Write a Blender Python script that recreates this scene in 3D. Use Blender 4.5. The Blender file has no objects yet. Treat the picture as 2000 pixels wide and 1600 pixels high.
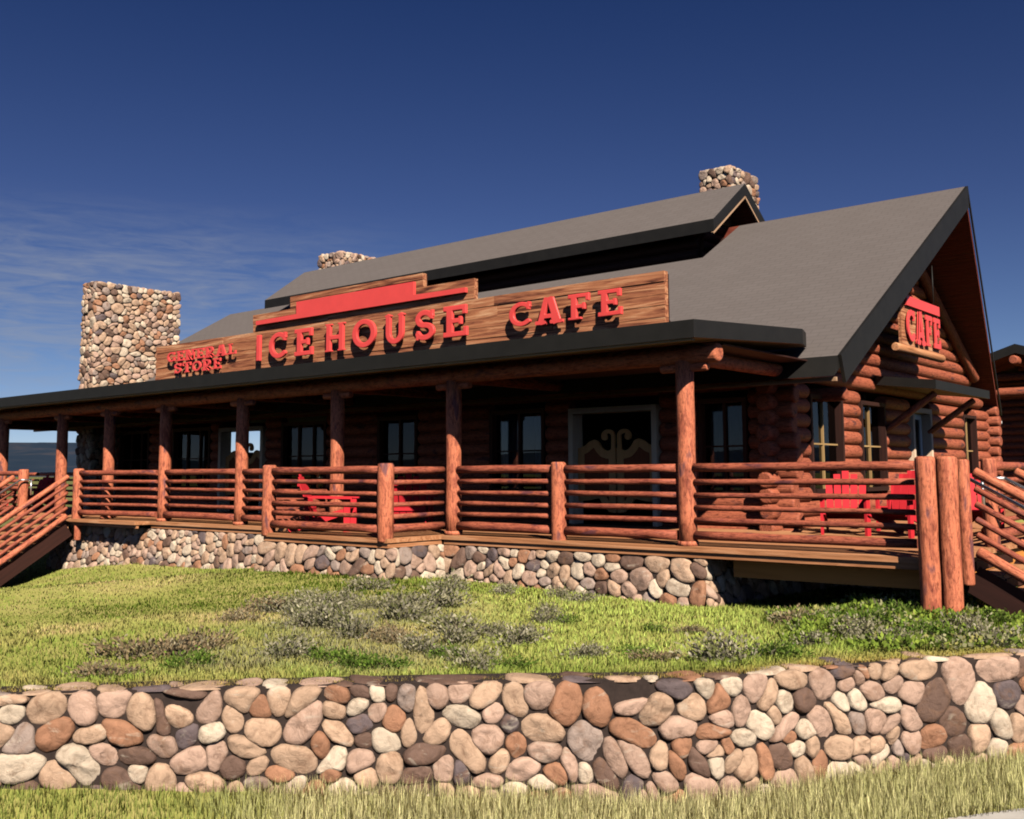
import bpy, math, random
import numpy as np
from mathutils import Vector, Matrix

random.seed(7); rng = np.random.default_rng(7)
scene = bpy.context.scene
C = scene.collection
PI = math.pi

# ------------------------------------------------------------------ camera
cam_d = bpy.data.cameras.new('camera'); cam = bpy.data.objects.new('camera', cam_d); C.objects.link(cam)
yaw, pitch, roll = math.radians(-39.7298), math.radians(5.9123), math.radians(-0.2901)
f_ = Vector((math.sin(yaw)*math.cos(pitch), math.cos(yaw)*math.cos(pitch), math.sin(pitch)))
r0 = Vector((math.cos(yaw), -math.sin(yaw), 0)); u0 = r0.cross(f_)
r_ = r0*math.cos(roll) + u0*math.sin(roll); u_ = -r0*math.sin(roll) + u0*math.cos(roll)
cm = Matrix((r_, u_, -f_)).transposed().to_4x4(); cm.translation = Vector((0, 0, 2.8))
cam.matrix_world = cm
cam_d.sensor_width = 36; cam_d.lens = 1995.25/2000*36; cam_d.shift_y = -(800-719.135)/2000
cam_d.clip_start = .05; cam_d.clip_end = 20000
scene.camera = cam

# ------------------------------------------------------------------ sun, sky, exposure
SUN_AZ, SUN_EL = math.radians(124), math.radians(39)      # azimuth clockwise from +Y
sd = Vector((math.sin(SUN_AZ)*math.cos(SUN_EL), math.cos(SUN_AZ)*math.cos(SUN_EL), math.sin(SUN_EL)))
sun_d = bpy.data.lights.new('sun', 'SUN'); sun = bpy.data.objects.new('sun', sun_d); C.objects.link(sun)
sun_d.energy = 5.0; sun_d.angle = math.radians(.5); sun_d.color = (1, .93, .82)
sun.rotation_euler = sd.to_track_quat('Z', 'Y').to_euler(); sun.location = (20, -20, 30)

world = bpy.data.worlds.new('World'); scene.world = world; world.use_nodes = True
nt = world.node_tree; nt.nodes.clear()
def N(nt, t, **k):
    n = nt.nodes.new(t)
    for a, v in k.items(): setattr(n, a, v)
    return n
sky = N(nt, 'ShaderNodeTexSky', sky_type='NISHITA')
sky.sun_disc = False; sky.sun_elevation = SUN_EL; sky.sun_rotation = SUN_AZ
sky.altitude = 2600; sky.air_density = .8; sky.dust_density = .15; sky.ozone_density = 2.2
bg = N(nt, 'ShaderNodeBackground'); bg.inputs[1].default_value = .085
outw = N(nt, 'ShaderNodeOutputWorld')
tc = N(nt, 'ShaderNodeTexCoord'); mp = N(nt, 'ShaderNodeMapping'); mp.inputs['Scale'].default_value = (5, 5, 34); mp.inputs['Rotation'].default_value = (.05, -.06, .5)
nz = N(nt, 'ShaderNodeTexNoise'); nz.inputs['Scale'].default_value = 3.2; nz.inputs['Detail'].default_value = 8; nz.inputs['Roughness'].default_value = .62; nz.inputs['Distortion'].default_value = .6
cr = N(nt, 'ShaderNodeValToRGB'); cr.color_ramp.elements[0].position = .36; cr.color_ramp.elements[1].position = .72
cr.color_ramp.elements[1].color = (.55, .55, .55, 1)
L = nt.links.new
L(tc.outputs['Generated'], mp.inputs[0]); L(mp.outputs[0], nz.inputs['Vector']); L(nz.outputs['Fac'], cr.inputs[0])
sx = N(nt, 'ShaderNodeSeparateXYZ'); L(tc.outputs['Generated'], sx.inputs[0])
mz = N(nt, 'ShaderNodeMapRange', interpolation_type='SMOOTHSTEP'); mz.inputs[1].default_value = .265; mz.inputs[2].default_value = .17; L(sx.outputs['Z'], mz.inputs[0])
mz2 = N(nt, 'ShaderNodeMapRange', interpolation_type='SMOOTHSTEP'); mz2.inputs[1].default_value = .045; mz2.inputs[2].default_value = .11; L(sx.outputs['Z'], mz2.inputs[0])
mxx = N(nt, 'ShaderNodeMapRange', interpolation_type='SMOOTHSTEP'); mxx.inputs[1].default_value = -.64; mxx.inputs[2].default_value = -.84; L(sx.outputs['X'], mxx.inputs[0])
def math_(nt, op, a, b):
    m = N(nt, 'ShaderNodeMath', operation=op)
    for i, s in enumerate((a, b)):
        if hasattr(s, 'is_linked'): nt.links.new(s, m.inputs[i])
        else: m.inputs[i].default_value = s
    return m.outputs[0]
cl = math_(nt, 'MULTIPLY', math_(nt, 'MULTIPLY', cr.outputs[0], mz.outputs[0]), math_(nt, 'MULTIPLY', mxx.outputs[0], mz2.outputs[0]))
mixc = N(nt, 'ShaderNodeMix', data_type='RGBA'); L(cl, mixc.inputs[0])
tint = N(nt, 'ShaderNodeMix', data_type='RGBA', blend_type='MULTIPLY'); tint.inputs[0].default_value = 1
L(sky.outputs[0], tint.inputs[6]); tint.inputs[7].default_value = (.92, .95, 1.12, 1)
grad = N(nt, 'ShaderNodeValToRGB'); L(sx.outputs['Z'], grad.inputs[0])
ge = grad.color_ramp.elements
while len(ge) < 5: ge.new(.5)
for q, (p, v) in zip(ge, ((0, (.60, .57, .54)), (.1, (.48, .485, .48)), (.25, (.335, .35, .43)), (.44, (.188, .26, .385)), (1, (.08, .11, .17)))): q.position = p; q.color = (*v, 1)
tint2 = N(nt, 'ShaderNodeMix', data_type='RGBA', blend_type='MULTIPLY'); tint2.inputs[0].default_value = 1
L(tint.outputs[2], tint2.inputs[6]); L(grad.outputs[0], tint2.inputs[7])
L(tint2.outputs[2], mixc.inputs[6]); mixc.inputs[7].default_value = (2.7, 2.9, 3.4, 1)
L(mixc.outputs[2], bg.inputs[0]); L(bg.outputs[0], outw.inputs[0])

vs = scene.view_settings; vs.view_transform = 'Standard'; vs.look = 'None'; vs.gamma = 1; vs.exposure = .45; vs.use_curve_mapping = False
scene.cycles.filter_width = 1.9; scene.cycles.max_bounces = 6; scene.cycles.diffuse_bounces = 0; scene.cycles.transparent_max_bounces = 12

# ------------------------------------------------------------------ mesh helpers
class MB:
    def __init__(s): s.V = []; s.F = []; s.lc = []; s.col = []; s.mi = []; s.sm = []; s.n = 0
    def add(s, verts, faces, lc=None, col=(1, 1, 1), mi=0, smooth=False):
        verts = np.asarray(verts, float).reshape(-1, 3); k = len(verts)
        s.V.append(verts); s.lc.append(verts if lc is None else np.asarray(lc, float))
        c = np.asarray(col, float)
        s.col.append(np.tile(c, (k, 1)) if c.ndim == 1 else c)
        for i, f in enumerate(faces):
            s.F.append([int(q)+s.n for q in f]); s.mi.append(mi if np.isscalar(mi) else mi[i]); s.sm.append(smooth if isinstance(smooth, bool) else smooth[i])
        s.n += k
    def mesh(s, name, mats, origin=(0, 0, 0)):
        V = np.concatenate(s.V) - np.array(origin)
        me = bpy.data.meshes.new(name); me.from_pydata(V.tolist(), [], s.F)
        for m in mats: me.materials.append(m)
        a = me.attributes.new('lc', 'FLOAT_VECTOR', 'POINT'); a.data.foreach_set('vector', np.concatenate(s.lc).astype(np.float32).ravel())
        col = np.concatenate(s.col); col = np.concatenate([col, np.ones((len(col), 1))], 1)
        a = me.attributes.new('col', 'FLOAT_COLOR', 'POINT'); a.data.foreach_set('color', col.astype(np.float32).ravel())
        me.polygons.foreach_set('material_index', s.mi); me.polygons.foreach_set('use_smooth', s.sm)
        me.update(); return me
    def build(s, name, mats, parent=None):
        mats = mats if isinstance(mats, (list, tuple)) else [mats]
        og = ORIG.get(parent.name, Vector((0, 0, 0))) if parent else Vector((0, 0, 0))
        o = bpy.data.objects.new(name, s.mesh(name, mats, og)); C.objects.link(o)
        if parent: o.parent = parent; ORIG[o.name] = og
        return o
ORIG = {}
def thing(name, loc, label, cat, group=None):
    o = bpy.data.objects.new(name, None); C.objects.link(o); o.location = loc; o.empty_display_size = .3
    ORIG[o.name] = Vector(loc); o['label'] = label; o['category'] = cat
    if group: o['group'] = group
    return o
def tag(o, label, cat, group=None, kind=None):
    o['label'] = label; o['category'] = cat
    if group: o['group'] = group
    if kind: o['kind'] = kind
    return o
def struct(o): o['kind'] = 'structure'; return o

def frame(d):
    d = d/np.linalg.norm(d); a = np.array([0, 0, 1.]) if abs(d[2]) < .9 else np.array([1., 0, 0])
    x = np.cross(a, d); x /= np.linalg.norm(x); return d, x, np.cross(d, x)
def log(mb, p0, p1, r, seg=14, jit=.025, rounded=True, step=.55, taper=1., mi=0):
    p0 = np.array(p0, float); p1 = np.array(p1, float); ln = np.linalg.norm(p1-p0); d, x, y = frame(p1-p0)
    n = max(1, int(ln/step)); ts = list(np.linspace(0, ln, n+1)); rad = [r*(1+random.uniform(-jit, jit)) for _ in ts]
    if rounded:
        e = min(r*.3, ln*.2); ts = [0, e*.35] + [e] + ts[1:-1] + [ln-e, ln-e*.35, ln]; rad = [r*.74, r*.93, r] + rad[1:-1] + [r, r*.93, r*.74]
    th = np.linspace(0, 2*PI, seg, endpoint=False); V = []; Lc = []; off = random.uniform(0, 60); oy = random.uniform(0, 9)
    for t, q in zip(ts, rad):
        q *= 1+(taper-1)*t/ln
        c = p0+d*t + (x*random.uniform(-1, 1)+y*random.uniform(-1, 1))*r*jit*.8
        for h in th:
            V.append(c+(x*math.cos(h)+y*math.sin(h))*q); Lc.append((t+off, math.cos(h)*r+oy, math.sin(h)*r))
    F = []; m = len(ts)
    for i in range(m-1):
        for j in range(seg):
            k = (j+1) % seg; F.append((i*seg+j, i*seg+k, (i+1)*seg+k, (i+1)*seg+j))
    sm = [True]*len(F)
    F.append(tuple(range(seg-1, -1, -1))); F.append(tuple((m-1)*seg+j for j in range(seg))); sm += [False, False]
    mis = [mi]*(len(F)-2)+[mi, mi]
    mb.add(V, F, Lc, mi=mis, smooth=sm)
def box(mb, lo, hi, mi=0, ax=None, tf=None, col=(1, 1, 1)):
    lo = np.minimum(lo, hi).astype(float) if True else lo; hi_ = np.maximum(lo, hi).astype(float)
    x0, y0, z0 = lo; x1, y1, z1 = hi_
    V = np.array([(x0, y0, z0), (x1, y0, z0), (x1, y1, z0), (x0, y1, z0), (x0, y0, z1), (x1, y0, z1), (x1, y1, z1), (x0, y1, z1)])
    dims = hi_-lo; a = int(np.argmax(dims)) if ax is None else ax
    order = [a]+[i for i in range(3) if i != a]
    lc = V[:, order]+np.array([random.uniform(0, 50), random.uniform(0, 9), 0])
    if tf: V = np.array([tf(*v) for v in V])
    Fb = [(0, 3, 2, 1), (4, 5, 6, 7), (0, 1, 5, 4), (1, 2, 6, 5), (2, 3, 7, 6), (3, 0, 4, 7)]
    if np.dot(np.cross(V[1]-V[0], V[3]-V[0]), V[4]-V[0]) < 0: Fb = [f[::-1] for f in Fb]
    mb.add(V, Fb, lc, mi=mi, col=col)
def beam(mb, p0, p1, w, h, mi=0, up=(0, 0, 1)):
    p0 = np.array(p0, float); p1 = np.array(p1, float); d = p1-p0; ln = np.linalg.norm(d); d /= ln
    s = np.cross(d, np.array(up, float)); s /= np.linalg.norm(s); u = np.cross(s, d); V = []; lc = []; off = random.uniform(0, 50)
    for t in (0, ln):
        for a, b in ((-1, -1), (1, -1), (1, 1), (-1, 1)):
            V.append(p0+d*t+s*a*w/2+u*b*h/2); lc.append((t+off, a*w/2, b*h/2+off))
    mb.add(V, [(3, 2, 1, 0), (4, 5, 6, 7), (0, 1, 5, 4), (1, 2, 6, 5), (2, 3, 7, 6), (3, 0, 4, 7)], lc, mi=mi)
def prism(mb, poly, off, mi=(0, 0, 0), lcf=None):
    """poly: top polygon (3d list), extruded by off. mi = (top, side, bottom)"""
    poly = np.array(poly, float); n = len(poly); off = np.array(off, float); V = np.concatenate([poly, poly+off])
    nrm = sum(np.cross(poly[i]-poly[0], poly[(i+1) % n]-poly[0]) for i in range(1, n-1))
    flip = np.dot(nrm, off) > 0
    F = [tuple(range(n)), tuple(range(2*n-1, n-1, -1))]+[(i, i+n, (i+1) % n+n, (i+1) % n) for i in range(n)]
    if flip: F = [f[::-1] for f in F]
    lc = V if lcf is None else np.array([lcf(v) for v in V])
    mb.add(V, F, lc, mi=[mi[0], mi[2]]+[mi[1]]*n)
def tube(mb, pts, r, seg=8, mi=0):
    for a, b in zip(pts[:-1], pts[1:]): log(mb, a, b, r, seg=seg, jit=0, rounded=False, step=9, mi=mi)

# ------------------------------------------------------------------ materials
def mat(name, rough=.7, spec=.3):
    m = bpy.data.materials.new(name); m.use_nodes = True; nt = m.node_tree; b = nt.nodes['Principled BSDF']
    b.inputs['Roughness'].default_value = rough; b.inputs['Specular IOR Level'].default_value = spec
    return m, nt, b
def attr(nt, n): a = N(nt, 'ShaderNodeAttribute'); a.attribute_name = n; return a
def noise(nt, vec, scale, detail=5, rough=.6, sc=(1, 1, 1), dist=0):
    mp = N(nt, 'ShaderNodeMapping'); mp.inputs['Scale'].default_value = sc; nt.links.new(vec, mp.inputs[0])
    n = N(nt, 'ShaderNodeTexNoise'); n.inputs['Scale'].default_value = scale; n.inputs['Detail'].default_value = detail; n.inputs['Roughness'].default_value = rough; n.inputs['Distortion'].default_value = dist
    nt.links.new(mp.outputs[0], n.inputs['Vector']); return n.outputs['Fac']
def ramp(nt, fac, stops):
    r = N(nt, 'ShaderNodeValToRGB'); e = r.color_ramp.elements
    while len(e) < len(stops): e.new(.5)
    for q, (p, c) in zip(e, stops): q.position = p; q.color = (*c, 1) if len(c) == 3 else c
    nt.links.new(fac, r.inputs[0]); return r.outputs[0]
def mix(nt, fac, a, b, mode='MIX'):
    m = N(nt, 'ShaderNodeMix', data_type='RGBA', blend_type=mode)
    for i, s in ((0, fac), (6, a), (7, b)):
        if hasattr(s, 'is_linked'): nt.links.new(s, m.inputs[i])
        else: m.inputs[i].default_value = s if i == 0 else ((*s, 1) if len(s) == 3 else s)
    return m.outputs[2]
def bump(nt, b, h, strength=.4, dist=.02):
    n = N(nt, 'ShaderNodeBump'); n.inputs['Strength'].default_value = strength; n.inputs['Distance'].default_value = dist
    nt.links.new(h, n.inputs['Height']); nt.links.new(n.outputs[0], b.inputs['Normal'])

def log_mat(name, base, hi, dark, knot, blotch=.5):
    m, nt, b = mat(name, .62, .25); v = attr(nt, 'lc').outputs['Vector']
    g = noise(nt, v, 9, 6, .65, (.35, 3.2, 3.2), .4)
    c = ramp(nt, g, [(.30, dark), (.46, base), (.62, base), (.78, hi)])
    bl = noise(nt, v, 3.1, 4, .6, (.9, 2.6, 2.6), .8)
    f = ramp(nt, bl, [(.50, (0, 0, 0)), (.68, (blotch,)*3)])
    c = mix(nt, f, c, dark)
    kn = noise(nt, v, 2.6, 2, .5, (.8, 2.4, 2.4), .3)
    f2 = ramp(nt, kn, [(.62, (0, 0, 0)), (.69, (.85, .85, .85))]); c = mix(nt, f2, c, knot)
    sp = noise(nt, v, 26, 4, .7, (.5, 1.6, 1.6), .6); c = mix(nt, 1, c, ramp(nt, sp, [(.34, (.42, .36, .36)), (.50, (1, 1, 1)), (.7, (1.15, 1.12, 1.08))]), 'MULTIPLY')
    nt.links.new(c, b.inputs['Base Color']); bump(nt, b, g, .7, .018); return m
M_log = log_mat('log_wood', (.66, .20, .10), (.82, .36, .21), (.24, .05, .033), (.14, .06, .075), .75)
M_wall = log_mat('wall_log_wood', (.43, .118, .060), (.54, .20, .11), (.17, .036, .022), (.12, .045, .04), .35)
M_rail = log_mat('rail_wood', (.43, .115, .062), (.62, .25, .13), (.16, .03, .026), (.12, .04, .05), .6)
def plank_mat(name, cols, scale=4, rowh=None, sc=(.22, 1, 1), b_=.6):
    m, nt, b = mat(name, .7, .2); v = attr(nt, 'lc').outputs['Vector']
    g = noise(nt, v, scale, 7, .62, (sc[0], sc[1]*4, sc[2]*4), 1.2)
    c = ramp(nt, g, cols); nt.links.new(c, b.inputs['Base Color']); bump(nt, b, g, b_, .02); return m
M_sign = plank_mat('sign_plank', [(.33, (.06, .022, .015)), (.42, (.30, .10, .05)), (.54, (.52, .205, .095)), (.70, (.78, .44, .24))], 3.6)
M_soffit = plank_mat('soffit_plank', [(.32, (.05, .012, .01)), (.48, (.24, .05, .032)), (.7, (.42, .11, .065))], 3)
M_deck = plank_mat('deck_plank', [(.3, (.32, .125, .05)), (.5, (.55, .235, .105)), (.7, (.70, .36, .185))], 3)
M_tan = plank_mat('tan_trim', [(.3, (.36, .21, .12)), (.6, (.5, .31, .19))], 2, b_=.2)
M_frame = plank_mat('door_frame_wood', [(.3, (.80, .54, .36)), (.6, (.92, .66, .46))], 2, b_=.2)
M_bat = plank_mat('batwing_wood', [(.3, (.66, .30, .10)), (.6, (.80, .39, .15))], 2, b_=.2)
M_batp = plank_mat('batwing_panel_wood', [(.3, (.24, .06, .025)), (.6, (.32, .10, .04))], 2, b_=.2)
M_joist = plank_mat('joist_wood', [(.3, (.62, .22, .045)), (.6, (.78, .30, .07))], 2, b_=.2)
M_gold = plank_mat('window_wood', [(.3, (.34, .2, .08)), (.6, (.52, .33, .14))], 2, b_=.2)
M_darkwood_shade = plank_mat('dark_trim_shade_wood', [(.3, (.022, .010, .008)), (.6, (.05, .018, .013))], 2, b_=.2)  # dark trim; also stands in for shade on porch ceiling and stair boards
def plain(name, col, rough=.6, var=.12, scale=6, spec=.3, metal=0):
    m, nt, b = mat(name, rough, spec); t = N(nt, 'ShaderNodeTexCoord'); n = noise(nt, t.outputs['Object'], scale, 5, .65)
    c = ramp(nt, n, [(.3, tuple(x*(1-var) for x in col)), (.7, tuple(min(1, x*(1+var)) for x in col))])
    nt.links.new(c, b.inputs['Base Color']); b.inputs['Metallic'].default_value = metal; bump(nt, b, n, .12, .01); return m
M_black = plain('black_fascia', (.014, .0125, .011), .55, .2, 4)
M_red = plain('red_paint', (.88, .085, .075), .42, .05, 5, .35)
M_chair = plain('chair_red_paint', (.66, .03, .04), .6, .08, 5, .12)
M_metal = plain('galvanised_pipe', (.55, .55, .56), .35, .1, 12, .5, .85)
M_curtain = plain('curtain_cloth', (.30, .31, .36), .9, .15, 3)
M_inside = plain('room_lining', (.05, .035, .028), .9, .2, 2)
M_conc = plain('pale_concrete', (.55, .50, .44), .85, .12, 5)
M_gutter = plain('white_gutter', (.8, .78, .72), .5, .05, 5)
# roof shingles
def shingle():
    m, nt, b = mat('roof_shingle', .85, .2); v = attr(nt, 'lc').outputs['Vector']
    br = N(nt, 'ShaderNodeTexBrick'); br.inputs['Scale'].default_value = 1; br.inputs['Brick Width'].default_value = .32; br.inputs['Row Height'].default_value = .14; br.inputs['Mortar Size'].default_value = .012
    br.inputs['Color1'].default_value = (.154, .129, .119, 1); br.inputs['Color2'].default_value = (.143, .119, .109, 1); br.inputs['Mortar'].default_value = (.122, .102, .094, 1)
    nt.links.new(v, br.inputs['Vector'])
    n = noise(nt, v, 1.3, 5, .6); c = mix(nt, .18, br.outputs['Color'], ramp(nt, n, [(.3, (.125, .104, .095)), (.7, (.165, .138, .126))]))
    nt.links.new(c, b.inputs['Base Color']); bump(nt, b, br.outputs['Fac'], -.15, .008); return m
M_roof = shingle()
def stone():
    m, nt, b = mat('river_stone', .75, .3); a = attr(nt, 'col'); v = attr(nt, 'lc').outputs['Vector']
    n = noise(nt, v, 11, 8, .72, (1, 1, 1), .7); f = ramp(nt, n, [(.27, (.40, .35, .32)), (.46, (.92, .90, .88)), (.6, (1.06, 1.04, 1.02)), (.78, (1.38, 1.36, 1.33))])
    c = mix(nt, 1, a.outputs['Color'], f, 'MULTIPLY')
    n2 = noise(nt, v, 4.2, 5, .65, (1, 1, 2.5), 1.2); f2 = ramp(nt, n2, [(.52, (0, 0, 0)), (.70, (.6, .6, .6))]); c = mix(nt, f2, c, (.24, .125, .07))
    n3 = noise(nt, v, 5, 4, .6, (1, 2.2, 1), .8); f3 = ramp(nt, n3, [(.60, (0, 0, 0)), (.74, (.55, .55, .55))]); c = mix(nt, f3, c, (.62, .52, .40))
    nt.links.new(c, b.inputs['Base Color']); bump(nt, b, n, .7, .03); return m
M_stone = stone()
M_mortar = plain('dark_mortar', (.040, .026, .021), .95, .3, 14)
def grassmat(name, trans=.35):
    m = bpy.data.materials.new(name); m.use_nodes = True; nt = m.node_tree; nt.nodes.clear(); o = N(nt, 'ShaderNodeOutputMaterial')
    a = attr(nt, 'col'); d = N(nt, 'ShaderNodeBsdfDiffuse'); t = N(nt, 'ShaderNodeBsdfTranslucent'); ms = N(nt, 'ShaderNodeMixShader'); ms.inputs[0].default_value = trans
    nt.links.new(a.outputs['Color'], d.inputs[0]); nt.links.new(a.outputs['Color'], t.inputs[0]); nt.links.new(d.outputs[0], ms.inputs[1]); nt.links.new(t.outputs[0], ms.inputs[2]); nt.links.new(ms.outputs[0], o.inputs[0]); return m
M_blade = grassmat('grass_blades'); M_leaf = grassmat('shrub_leaves', .3)
M_twig = plain('shrub_twigs', (.12, .085, .06), .9, .2, 10)
def soil(name, c0, c1, c2, s=1.2):
    m, nt, b = mat(name, .95, .1); t = N(nt, 'ShaderNodeTexCoord'); n = noise(nt, t.outputs['Object'], s, 9, .7)
    nt.links.new(ramp(nt, n, [(.3, c0), (.5, c1), (.7, c2)]), b.inputs['Base Color']); bump(nt, b, n, .5, .05); return m
M_lawn = soil('lawn_soil', (.26, .28, .06), (.40, .38, .10), (.52, .42, .16))
M_field = soil('field_ground', (.10, .115, .03), (.17, .17, .05), (.26, .22, .09), .25)
M_mount = soil('hazy_forest_mountain', (.014, .027, .048), (.022, .036, .058), (.075, .062, .066), .0022)  # forest tones with the blue of distant haze mixed into the colour
def glass():
    m = bpy.data.materials.new('window_glass'); m.use_nodes = True; nt = m.node_tree; nt.nodes.clear(); o = N(nt, 'ShaderNodeOutputMaterial')
    fr = N(nt, 'ShaderNodeFresnel'); fr.inputs[0].default_value = 1.45; t = N(nt, 'ShaderNodeBsdfTransparent'); t.inputs[0].default_value = (.62, .66, .68, 1); g = N(nt, 'ShaderNodeBsdfGlossy'); g.inputs['Roughness'].default_value = .01; ms = N(nt, 'ShaderNodeMixShader')
    nt.links.new(fr.outputs[0], ms.inputs[0]); nt.links.new(t.outputs[0], ms.inputs[1]); nt.links.new(g.outputs[0], ms.inputs[2]); nt.links.new(ms.outputs[0], o.inputs[0]); return m
M_glass = glass()

# ------------------------------------------------------------------ value noise
_perm = rng.random((256, 256))
def vnoise(x, y):
    x = np.asarray(x, float); y = np.asarray(y, float); xi = np.floor(x).astype(int); yi = np.floor(y).astype(int); fx = x-xi; fy = y-yi
    fx = fx*fx*(3-2*fx); fy = fy*fy*(3-2*fy); p = lambda a, b: _perm[a & 255, b & 255]
    return (p(xi, yi)*(1-fx)+p(xi+1, yi)*fx)*(1-fy)+(p(xi, yi+1)*(1-fx)+p(xi+1, yi+1)*fx)*fy
def fbm(x, y, o=4): return sum(vnoise(x*2**i+7*i, y*2**i+3*i)*.5**i for i in range(o))/sum(.5**i for i in range(o))

# ------------------------------------------------------------------ river stone cladding
PAL = [((.64, .51, .38), .20), ((.53, .35, .235), .24), ((.38, .185, .105), .12), ((.48, .315, .235), .22), ((.36, .27, .225), .07), ((.16, .095, .07), .10), ((.135, .10, .10), .05)]
def clip(poly, nx, ny, c):
    out = []; k = len(poly)
    for i in range(k):
        a = poly[i]; b = poly[(i+1) % k]; da = a[0]*nx+a[1]*ny-c; db = b[0]*nx+b[1]*ny-c
        if da <= 0: out.append(a)
        if (da < 0 < db) or (db < 0 < da): t = da/(da-db); out.append((a[0]+(b[0]-a[0])*t, a[1]+(b[1]-a[1])*t))
    return out
def stones(mb, U, V, mapf, size=.32, asp=1.28, gap=.014, h=(.045, .085), seed=1, nang=16, NL=2, CH=2, el=0):
    r = random.Random(seed); V2 = V*asp; n = max(2, int(U*V2/(size*size*1.0)))
    P = [(r.uniform(0, U), r.uniform(0, V2), r.uniform(-.02, .05)*(size/.32)**2) for _ in range(n)]
    cells = []
    for it in range(NL+1):
        A = np.array([(p[0], p[1]) for p in P]); cells = []
        for i, p in enumerate(P):
            d = (A[:, 0]-p[0])**2+(A[:, 1]-p[1])**2; idx = np.argsort(d)[1:22]; poly = [(0, 0), (U, 0), (U, V2), (0, V2)]
            for j in idx:
                q = P[j]; nx = q[0]-p[0]; ny = q[1]-p[1]
                c = (q[0]**2+q[1]**2-q[2]-p[0]**2-p[1]**2+p[2])/2
                poly = clip(poly, nx, ny, c)
                if len(poly) < 3: break
            cells.append(poly)
        if it < NL:
            Q = []
            for p, poly in zip(P, cells):
                if len(poly) < 3: Q.append((r.uniform(0, U), r.uniform(0, V2), p[2])); continue
                cx = sum(a[0] for a in poly)/len(poly); cy = sum(a[1] for a in poly)/len(poly); w = .6
                Q.append((p[0]*(1-w)+cx*w, p[1]*(1-w)+cy*w, p[2]))
            P = Q
    if el:
        # elongated, turned stones: each site gets its own stretched distance; cells are traced on a fine local grid
        Q = np.array([(p[0], p[1]/asp) for p in P]); base_r = np.array([r.uniform(.80, 1.22) for _ in P]); ori = np.array([r.gauss(0, .55) if r.random() < .66 else r.uniform(.9, 2.3) for _ in P]); ar = np.array([r.uniform(1.0, 1.0+el) for _ in P])
        cs1, sn1 = np.cos(ori), np.sin(ori); sa = np.sqrt(ar); cells = []
        def dist(k, X, Y):
            dx = X-Q[k, 0]; dy = Y-Q[k, 1]; a = (dx*cs1[k]+dy*sn1[k])/sa[k]; b = (-dx*sn1[k]+dy*cs1[k])*sa[k]
            return np.sqrt(a*a+b*b)/base_r[k]
        st = size*.052
        for i in range(len(Q)):
            dd_ = np.hypot(Q[:, 0]-Q[i, 0], Q[:, 1]-Q[i, 1]); idx = np.argsort(dd_)[1:20]; w = size*1.5
            xs = np.arange(Q[i, 0]-w, Q[i, 0]+w, st); ys = np.arange(Q[i, 1]-w, Q[i, 1]+w, st); X, Y = np.meshgrid(xs, ys)
            f = dist(i, X, Y); m = np.min([dist(k, X, Y) for k in idx], 0); g = np.maximum(f-m, np.maximum(np.maximum(-X, X-U), np.maximum(-Y, Y-V))*4)
            lps = [l for l in contour(g+1e-6, xs, ys) if len(l) > 5]; best = []; ba = 0
            for l in lps:
                q = np.array(l); A_ = abs(np.sum(q[:, 0]*np.roll(q[:, 1], -1)-q[:, 1]*np.roll(q[:, 0], -1)))/2
                if A_ > ba: ba = A_; best = q
            if ba < size*size*.03: continue
            if np.sum(best[:, 0]*np.roll(best[:, 1], -1)-best[:, 1]*np.roll(best[:, 0], -1)) < 0: best = best[::-1]
            # round the traced cell to a river pebble: keep only its low harmonics
            sg = np.hypot(*(np.roll(best, -1, 0)-best).T); cum = np.concatenate([[0], np.cumsum(sg)]); tt = np.linspace(0, cum[-1], 48, endpoint=False); cl_ = np.vstack([best, best[:1]])
            zz = np.interp(tt, cum, cl_[:, 0])+1j*np.interp(tt, cum, cl_[:, 1]); ft = np.fft.fft(zz); wt = np.zeros(48); rn = r.uniform(.55, 1.15)
            for k_, w_ in ((0, 1), (1, 1), (2, .62), (3, .50), (4, .34), (5, .22), (6, .12)):
                for q_ in {k_, -k_}: wt[q_] = w_ if k_ < 2 else min(1, w_*rn)
            zz = np.fft.ifft(ft*wt); cells.append(np.stack([zz.real, zz.imag], 1))
    for poly in cells:
        if len(poly) < 3: continue
        a = np.array(poly)
        if not el: a[:, 1] /= asp
        c = a.mean(0); dd = a-c; ln = np.linalg.norm(dd, axis=1, keepdims=True)
        if ln.max() < .04: continue
        if el:
            c = a.mean(0); g = gap*r.uniform(.7, 1.5); q = [tuple(c+(p-c)*max(.3, 1-g/max(np.hypot(*(p-c)), 1e-6))) for p in a]
        else:
            # inset each edge by gap through clipping
            q = [tuple(x) for x in a]; k = len(a); g = gap*r.uniform(.7, 1.5)
            for i in range(k):
                e = a[(i+1) % k]-a[i]; l = np.hypot(*e)
                if l < 1e-6: continue
                nx, ny = e[1]/l, -e[0]/l
                q = clip(q, nx, ny, nx*a[i][0]+ny*a[i][1]-g)
                if len(q) < 3: break
            if len(q) < 3: continue
        b = np.array(q)
        for _ in range(CH):
            nb = np.roll(b, -1, 0); b = np.stack([b*.75+nb*.25, b*.25+nb*.75], 1).reshape(-1, 2)
        c = b.mean(0); ang = np.arctan2(b[:, 1]-c[1], b[:, 0]-c[0]); rad = np.hypot(b[:, 0]-c[0], b[:, 1]-c[1])
        o = np.argsort(ang); bo = b[o]; sg = np.hypot(*(np.roll(bo, -1, 0)-bo).T); cum = np.concatenate([[0], np.cumsum(sg)[:-1]]); tt = np.linspace(0, sg.sum(), nang, endpoint=False)
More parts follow.
